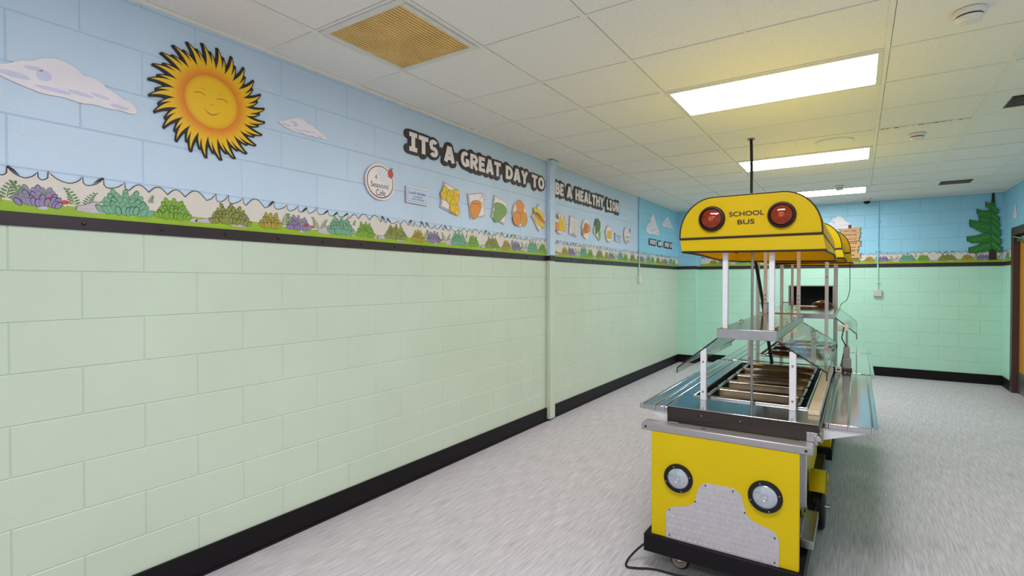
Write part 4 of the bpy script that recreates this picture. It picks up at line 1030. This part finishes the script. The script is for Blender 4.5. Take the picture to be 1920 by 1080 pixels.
def guard(c, xa, za, xb, zb, y0, y1, lip, k='glass', name='sneeze_guard'):
    g = G(); n = Vector((zb - za, 0, -(xb - xa))).normalized() * .003
    pts = [(xa, za), (xb, zb), (xb + lip[0], zb + lip[1])]
    prof = [Vector((p[0], 0, p[1])) for p in pts]
    up = [p + n for p in prof]; dn = [p - n for p in prof]; up[2] = prof[2] + Vector((.003, 0, 0)) * (1 if xb > xa else -1); dn[2] = prof[2] - Vector((.003, 0, 0)) * (1 if xb > xa else -1)
    loop = up + list(reversed(dn)); m = len(loop)
    vs = [(p.x, y0, p.z) for p in loop] + [(p.x, y1, p.z) for p in loop]
    g.add(vs, [tuple(range(m)), tuple(reversed(range(m, 2 * m)))] + [(i, m + i, m + (i + 1) % m, (i + 1) % m) for i in range(m)], k)
    o = g.build(name, c)
    for y in (y0 - .001, y1): G().tube([(xa, y, za), (xb, y, zb), (xb + lip[0], y, zb + lip[1])], .0035, 'darksteel', 6).build('guard_edging', o)
    return o
guard(cart, -.615, 1.166, -.826, .990, 2.915, 4.40, (-.002, -.028), 'glass')
guard(cart, -.331, 1.166, -.118, 1.030, 2.915, 4.40, (.001, -.040), 'glass')
g = G(); g.tube([(-.452, 2.945, ZC), (-.452, 2.945, 1.63)], .0065, 'dullsteel', 10); g.build('feed_rod', cart)
for x in (-.582, -.360):
    o = post(cart, x, 2.945, 1.217, 1.75, .026)
    o = post(cart, x + .002, 4.38, 1.217, 1.75, .024); boltset(o, [(x + .002, 4.368, 1.30), (x + .002, 4.368, 1.36), (x + .002, 4.368, 1.33)])
g = G()
for i in range(7):
    z = 1.615 - .016 * i; ax = i % 2
    g.tube([(-.545 + (.006 * cos(a) if ax else 0), 4.36 + (0 if ax else .006 * cos(a)), z + .010 * sin(a)) for a in [2 * pi * k / 10 for k in range(10)]], .0018, 'dullsteel', 5, True)
g.tube([(-.545, 4.36, 1.505), (-.556, 4.36, 1.49), (-.545, 4.36, 1.478), (-.536, 4.36, 1.49)], .003, 'dullsteel', 6); g.build('hanging_chain', cart)
# fender, wheel and step on the right side
wy, wr = 3.60, .135
g = G(); R2 = .165
arcp = [(wy + R2 * cos(a), .135 + R2 * 1.25 * sin(a)) for a in [pi * (.80 - .60 * i / 14) for i in range(15)]]
vs = []; fs = []
for y, z in arcp: vs += [(-.225, y, z), (-.137, y, z)]
for i in range(14): fs.append((2 * i, 2 * i + 1, 2 * i + 3, 2 * i + 2))
g.add(vs, fs, 'yellow'); vs2 = [];
for y, z in arcp: vs2 += [(-.137, y, z), (-.137, wy + (y - wy) * .86, .135 + (z - .135) * .80)]
g.add(vs2, fs, 'yellow'); o = g.build('fender', cart, recalc=False); m_ = o.modifiers.new('solid', 'SOLIDIFY'); m_.thickness = .006
g = G(); g.lathe((-.212, wy, wr), (1, 0, 0), [(wr * .6, 0), (wr * .9, .0), (wr, .010), (wr, .018), (wr * .97, .020), (wr * .97, .024), (wr, .026), (wr, .036), (wr * .97, .038), (wr * .97, .042), (wr, .044), (wr, .054), (wr * .9, .064), (wr * .6, .064)], 'rubber', 40); w_ = g.build('tyre', cart)
g = G(); g.lathe((-.2, wy, wr), (1, 0, 0), [(wr * .6, 0), (wr * .6, .045), (wr * .2, .05), (.014, .052), (.012, .075), (.001, .077)], 'polish', 24); g.build('hub_cap', w_)
g = G(); g.box((-.216, 2.80, .212), (-.160, 3.19, .250), 'steel'); g.box((-.216, 2.80, .25), (-.212, 3.19, .27), 'steel'); g.box((-.252, 2.80, .212), (-.216, 3.19, .232), 'steel'); g.build('side_step', cart, bevel=.003)

# ------------------------------------------------------------------ canopies
def canopy_profile(x0, x1, zb, zt, n=10):
    w = x1 - x0; rx = w * .26; rz = (zt - zb) * .92
    p = [(x0, zb)]
    for i in range(n + 1): a = pi - pi / 2 * i / n; p.append((x0 + rx + rx * cos(a), zt - rz + rz * sin(a)))
    for i in range(n + 1): a = pi / 2 - pi / 2 * i / n; p.append((x1 - rx + rx * cos(a), zt - rz + rz * sin(a)))
    p.append((x1, zb)); return p
def canopy(c, x0, x1, y0, y1, zband, zbot, ztop, seed=0, face=True):
    g = G(); P_ = canopy_profile(x0, x1, zband, ztop); n = len(P_); m = 6
    vs = []; fs = []
    for j in range(m + 1):
        y = y0 + (y1 - y0) * j / m; sag = 1 - .010 * sin(pi * j / m * 1.0)
        for x, z in P_: vs.append((x, y, zband + (z - zband) * sag))
    for j in range(m):
        for i in range(n - 1): fs.append((j * n + i, j * n + i + 1, (j + 1) * n + i + 1, (j + 1) * n + i))
    g.add(vs, fs, 'canvas')
    g.add([(x, y0, z) for x, z in P_], [tuple(range(n))], 'canvas')
    g.add([(x, y1, z) for x, z in P_], [tuple(reversed(range(n)))], 'canvas')
    cn = g.build('canopy', c, smooth=50)
    # valance hanging below the band, a little loose
    R = random.Random(seed); g = G(); loop = []
    per = [(x0, y0, x1, y0), (x1, y0, x1, y1), (x1, y1, x0, y1), (x0, y1, x0, y0)]
    for a, b, c_, d_ in per:
        k = max(8, int(math.hypot(c_ - a, d_ - b) / .07))
        for i in range(k): loop.append((a + (c_ - a) * i / k, b + (d_ - b) * i / k))
    top = []; bot = []; L_ = len(loop)
    for i, (x, y) in enumerate(loop):
        cx, cy = (x0 + x1) / 2, (y0 + y1) / 2
        ox = (1 if x > cx else -1) * (.016 if abs(abs(x - cx) - (x1 - x0) / 2) < .001 else 0); oy = (1 if y > cy else -1) * (.012 if abs(abs(y - cy) - (y1 - y0) / 2) < .001 else 0)
        wv = .006 * sin(i * .33 + seed)
        top.append((x, y, zband)); bot.append((x + (ox * (1 if x > cx else -.9)) + (wv if oy == 0 else 0), y + oy * .5 + (wv if ox == 0 else 0), zbot + .005 * sin(i * .3 + seed * 2)))
    mid = [tuple((Vector(a) * .5 + Vector(b) * .5) + Vector((0, 0, 0))) for a, b in zip(top, bot)]
    vs = top + mid + bot
    g.add(vs, [(i, (i + 1) % L_, L_ + (i + 1) % L_, L_ + i) for i in range(L_)] + [(L_ + i, L_ + (i + 1) % L_, 2 * L_ + (i + 1) % L_, 2 * L_ + i) for i in range(L_)], 'canvas')
    g.build('valance', cn, smooth=60)
    g = G(); g.tube(bot, .0055, 'piping', 6, True); g.tube([(x0, y0 - .002, zband), (x1, y0 - .002, zband)], .006, 'piping', 8)
    g.tube([(x, y0, z) for x, z in P_], .0035, 'piping', 6); g.tube([(x0, y0, zband), (x0, y1, zband)], .004, 'piping', 6); g.tube([(x1, y0, zband), (x1, y1, zband)], .004, 'piping', 6)
    g.build('piping', cn)
    return cn
canopy(cart, -.804, -.137, 2.88, 4.52, 1.695, 1.620, 1.908, 1)
def warning_lamp(x, z, r):
    y = 2.88
    g = G(); g.lathe((x, y, z), (0, -1, 0), [(r, 0), (r, .012), (r * .93, .022), (r * .82, .024), (r * .78, .012)], 'rubber', 40, cap=False); h = g.build('warning_lamp', cart)
    g = G(); g.lathe((x, y - .012, z), (0, -1, 0), [(r * .80, 0), (r * .74, .008), (r * .5, .015), (r * .25, .0185), (.001, .019)], 'amber', 40); g.build('lens', h)
    g = G(); g.lathe((x, y - .0285, z), (0, -1, 0), [(r * .22, 0), (r * .2, .004), (r * .1, .005), (.001, .003)], 'ambercore', 20); g.build('lens_centre', h)
warning_lamp(-.638, 1.794, .066); warning_lamp(-.310, 1.793, .064)
CF = lambda u, v, d: (u, 2.88 - d, v)
g = G(); put_text(g, 'SCHOOL', CF, [(-.553, 1.800), (-.389, 1.800), (-.389, 1.824), (-.553, 1.824)], .003, 'piping', .012); g.build('word', cart, smooth=0, recalc=False)
g = G(); put_text(g, 'BUS', CF, [(-.513, 1.758), (-.433, 1.758), (-.433, 1.782), (-.513, 1.782)], .003, 'piping', .012); g.build('word', cart, smooth=0, recalc=False)

# ------------------------------------------------------------------ food pans in the wells
def pan(x0, x1, y0, y1, name, label):
    c = ((x0 + x1) / 2, (y0 + y1) / 2, ZC - .065)
    g = G(); z = ZC + .006; r = .03
    def rr(i, zz, n=5):
        p = []
        for cx, cy, a0 in ((x1 - r, y1 - r, 0), (x0 + r, y1 - r, pi / 2), (x0 + r, y0 + r, pi), (x1 - r, y0 + r, 3 * pi / 2)):
            for k in range(n + 1):
                a = a0 + pi / 2 * k / n; p.append((cx + (r - i) * cos(a), cy + (r - i) * sin(a), zz))
        return p
    rings = [rr(0, z - .006), rr(0, z), rr(.004, z + .002), rr(.012, z), rr(.016, z - .008), rr(.028, ZC - .055), rr(.0295, ZC - .062)]
    n = len(rings[0]); vs = [q for R_ in rings for q in R_]; fs = []
    for i in range(len(rings) - 1):
        for j in range(n): fs.append((i * n + j, i * n + (j + 1) % n, (i + 1) * n + (j + 1) % n, (i + 1) * n + j))
    fs.append(tuple(range((len(rings) - 1) * n, len(rings) * n)))
    g.add(vs, fs, 'pansteel'); g.mi('polish')
    g.m = [1 if q < 4 * n else 0 for q in range(len(fs))]
    o = g_build_at(g, name, c, smooth=50); o.modifiers.new('solid', 'SOLIDIFY').thickness = .0015
    return tag(o, label, 'food pan', 'steel pans in the hot wells')
nm = ['front', 'second', 'third', 'fourth', 'fifth']
for i in range(5):
    y0 = 3.015 + .278 * i
    pan(-.700, -.236, y0, y0 + .262, 'food_pan', ['steel food pan in the first hot well, nearest the bumper', 'second steel food pan from the bumper end of the bus cart', 'middle one of the five steel food pans in the bus cart', 'fourth steel food pan from the bumper end of the bus cart', 'last steel food pan in the bus cart, by the hanging cord'][i])

# ------------------------------------------------------------------ second cart
ox = .035
cart2 = tag(empty('serving_cart', (CX + ox, 4.65, 0)), 'stainless serving cart standing behind the bus cart under the rear canopies', 'serving cart', 'serving carts in a line')
g = G(); g.box((-.84, 4.66, .10), (-.15, 6.45, .187), 'black'); g.build('plinth', cart2, bevel=.003)
g = G(); g.box((-.79, 4.70, .187), (-.16, 6.42, .747), 'yellow'); g.build('cabinet', cart2, bevel=.004)
for x, y in ((-.72, 4.85), (-.25, 4.85), (-.72, 6.3), (-.25, 6.3)):
    g = G(); g.box((x - .03, y - .03, .088), (x + .03, y + .03, .10), 'polish'); g.lathe((x, y - .018, .046), (0, 1, 0), [(.040, 0), (.046, .006), (.046, .030), (.040, .036)], 'rubber', 20); g.build('caster', cart2)
counter(cart2, -.80, -.10, 4.62, 6.48, -.71, -.16, 4.95, 6.2)
tray_slide(cart2, -.955, -.802, 4.64, 6.45, .815, 'r')
tray_slide(cart2, -.092, .110, 4.53, 5.82, .800, 'l'); tray_slide(cart2, -.092, .110, 5.85, 6.48, .800, 'l')
for x, z0, y in ((-.672, ZC, 4.66), (-.192, ZC, 4.66), (-.64, ZC, 5.95), (-.165, ZC, 5.95)):
    o = post(cart2, x, y, z0, 1.78, .024); 
    if y < 5: boltset(o, [(x, y - .012, ZC + .05), (x, y - .012, 1.5)])
for x in (-.665, -.570, -.185):
    post(cart2, x, 6.25, ZC, 1.78, .024)
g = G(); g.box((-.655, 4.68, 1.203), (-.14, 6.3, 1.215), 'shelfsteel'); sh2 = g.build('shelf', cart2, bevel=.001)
g = G(); g.box((-.657, 4.672, 1.18), (-.138, 4.68, 1.217), 'steel'); g.box((-.144, 4.68, 1.18), (-.138, 6.3, 1.217), 'steel'); g.box((-.657, 4.68, 1.18), (-.651, 6.3, 1.217), 'steel'); g.build('shelf_edge', sh2, bevel=.002)
guard(cart2, -.657, 1.19, -.83, 1.02, 4.70, 6.2, (-.002, -.03)); guard(cart2, -.138, 1.19, .0, 1.07, 4.72, 6.2, (.001, -.04))
canopy(cart2, -.765, -.100, 4.80, 5.82, 1.722, 1.647, 1.935, 2)
canopy(cart2, -.74, -.052, 5.86, 6.50, 1.735, 1.640, 1.960, 3)
for i in range(3):
    y0 = 5.0 + .38 * i
    pan(-.68, -.19, y0, y0 + .34, 'food_pan', ['steel food pan in the rear cart, just past the hanging cord', 'middle steel food pan in the rear cart', 'farthest steel food pan in the rear cart, nearest the serving hatch'][i])

# tubs, platter and bowl on the rear shelf; keypad
def tub(x, y, label, k):
    g = G(); z = 1.2155; w0, w1, h = .022, .038, .075
    ring = lambda w, zz, t_=0: [(x - w + t_, y - w + t_, zz), (x + w - t_, y - w + t_, zz), (x + w - t_, y + w - t_, zz), (x - w + t_, y + w - t_, zz)]
    vs = ring(w0, z) + ring(w1, z + h) + ring(w1, z + h, .003) + ring(w0, z + .004, .003)
    g.add(vs, [(3, 2, 1, 0), (0, 1, 5, 4), (1, 2, 6, 5), (2, 3, 7, 6), (3, 0, 4, 7), (4, 5, 9, 8), (5, 6, 10, 9), (6, 7, 11, 10), (7, 4, 8, 11), (8, 9, 13, 12), (9, 10, 14, 13), (10, 11, 15, 14), (11, 8, 12, 15), (12, 13, 14, 15)], k)
    g.tube([(q[0], q[1], q[2]) for q in ring(w1, z + h)], .003, 'dullsteel', 6, True)
    return tag(g_build_at(g, 'plastic_tub', (x, y, z)), label, 'tub')
tub(-.625, 4.74, 'smoky tapered tub on the rear shelf beside the black cord', 'greyglass')
tub(-.480, 4.95, 'clear tapered tub on the rear shelf in front of the mint wall', 'glass')
g = G(); g.lathe((-.40, 5.6, 1.2155), (0, 0, 1), [(.05, 0), (.055, .004), (.095, .018), (.097, .022), (.06, .010), (.001, .008)], 'ceramic', 36)
tag(g_build_at(g, 'platter', (-.40, 5.6, 1.2155)), 'cream platter on the rear shelf against the dark serving hatch', 'platter')
g = G(); g.lathe((-.28, 5.9, 1.2155), (0, 0, 1), [(.098, 0), (.096, .012), (.082, .038), (.05, .055), (.025, .060), (.025, .066), (.001, .066)], 'brownbowl', 36)
tag(g_build_at(g, 'bowl', (-.28, 5.9, 1.2155)), 'dark brown upturned bowl on the rear shelf against the dark serving hatch', 'bowl')
t = tag(empty('keypad', (-.06, 4.575, .80)), 'white keypad box on a small grey stand at the rear tray slide', 'keypad')
g = G(); g.box((-.085, 4.55, .828), (-.03, 4.60, .90), 'dullsteel'); g.box((-.08, 4.555, .90), (-.04, 4.59, .985), 'dullsteel'); g.box((-.066, 4.565, .985), (-.052, 4.58, 1.10), 'dullsteel'); g.box((-.089, 4.54, .8005), (-.025, 4.61, .828), 'darksteel'); g.build('stand', t, bevel=.003)
g = G(); g.box((-.115, 4.56, 1.10), (-.048, 4.59, 1.145), 'plastic'); g.build('keypad_box', t, bevel=.004)
g = G(); g.tube([(-.078, 4.557, 1.13), (-.082, 4.54, 1.10), (-.09, 4.54, 1.05), (-.062, 4.558, .985)], .004, 'rubber', 6); g.build('lead', t)
g = G(); g.box((-.128, 4.50, .801), (-.09, 4.535, .842), 'plastic'); g.box((-.118, 4.499, .818), (-.1, 4.5005, .828), 'dark')
tag(g_build_at(g, 'socket_box', (-.11, 4.52, .801), bevel=.003), 'small white socket box at the joint of the two tray slides', 'socket box')

# ------------------------------------------------------------------ cables
def spline(P_, n=8):
    out = []
    for i in range(len(P_) - 1):
        p0, p1, p2, p3 = [Vector(P_[max(0, min(len(P_) - 1, i + k))]) for k in (-1, 0, 1, 2)]
        for j in range(n):
            s = j / n; out.append(.5 * ((2 * p1) + (p2 - p0) * s + (2 * p0 - 5 * p1 + 4 * p2 - p3) * s * s + (3 * p1 - p0 - 3 * p2 + p3) * s ** 3))
    out.append(Vector(P_[-1])); return out
g = G(); path = spline([(-.798, 5.10, CZ + .004), (-.785, 5.05, 2.5), (-.76, 4.90, 2.2), (-.735, 4.77, 1.95), (-.695, 4.665, 1.66), (-.652, 4.625, 1.43), (-.612, 4.60, 1.20), (-.585, 4.59, 1.0), (-.56, 4.60, ZC + .003)], 6)
g.tube(path, .0125, 'rubber', 8); 
t = tag(g.build('power_cord', None), 'black power cord hanging from the ceiling down between the two carts', 'cable'); t['_w'] = (0, 0, 0)
g = G(); g.lathe((-.798, 5.10, CZ - .004), (0, 0, 1), [(.03, 0), (.03, .006)], 'dullsteel', 16); g.build('ceiling_plate', t)
g = G(); g.tube(spline([(-.90, 2.66, .115), (-.955, 2.63, .06), (-.99, 2.60, .012), (-.975, 2.55, .007), (-.93, 2.56, .007), (-.85, 2.60, .007), (-.74, 2.61, .007), (-.65, 2.63, .007), (-.52, 2.66, .007), (-.40, 2.80, .007), (-.40, 3.4, .007)], 6), .0055, 'rubber', 8)
tag(g.build('floor_cable', None), 'black cable looping on the floor beside the front caster', 'cable')
g = G(); g.tube(spline([(-.062, 6.35, 1.66), (-.06, 6.34, 1.5), (-.062, 6.33, 1.37), (-.085, 6.32, 1.28), (-.125, 6.30, 1.245), (-.138, 6.29, 1.218)], 6), .003, 'rubber', 6)
tag(g.build('thin_cable', None), 'thin grey cable hanging from the rear canopy to its shelf', 'cable')

# looks of the parts that differ from the rest of their thing
PART_LABELS = {'front_panel': 'flat yellow front panel', 'grille_plate': 'silver tread plate shaped like a bus grille', 'bumper': 'grey metal bumper bar', 'plinth': 'black base',
               'headlamp': 'round headlamp with black rim', 'warning_lamp': 'round red lamp with black rim', 'canopy': 'yellow fabric canopy with black piping', 'fender': 'yellow wheel arch',
               'tyre': 'black tyre', 'sneeze_guard': 'clear sloping guard', 'counter_rail': 'rail with reflected tan colour', 'sun_face': 'smiling face', 'side_step': 'steel step tray', 'diffuser': 'lit white diffuser'}
for o in SC.objects:
    k = o.name.split('.')[0]
    if o.parent and k in PART_LABELS: o['label'] = PART_LABELS[k]
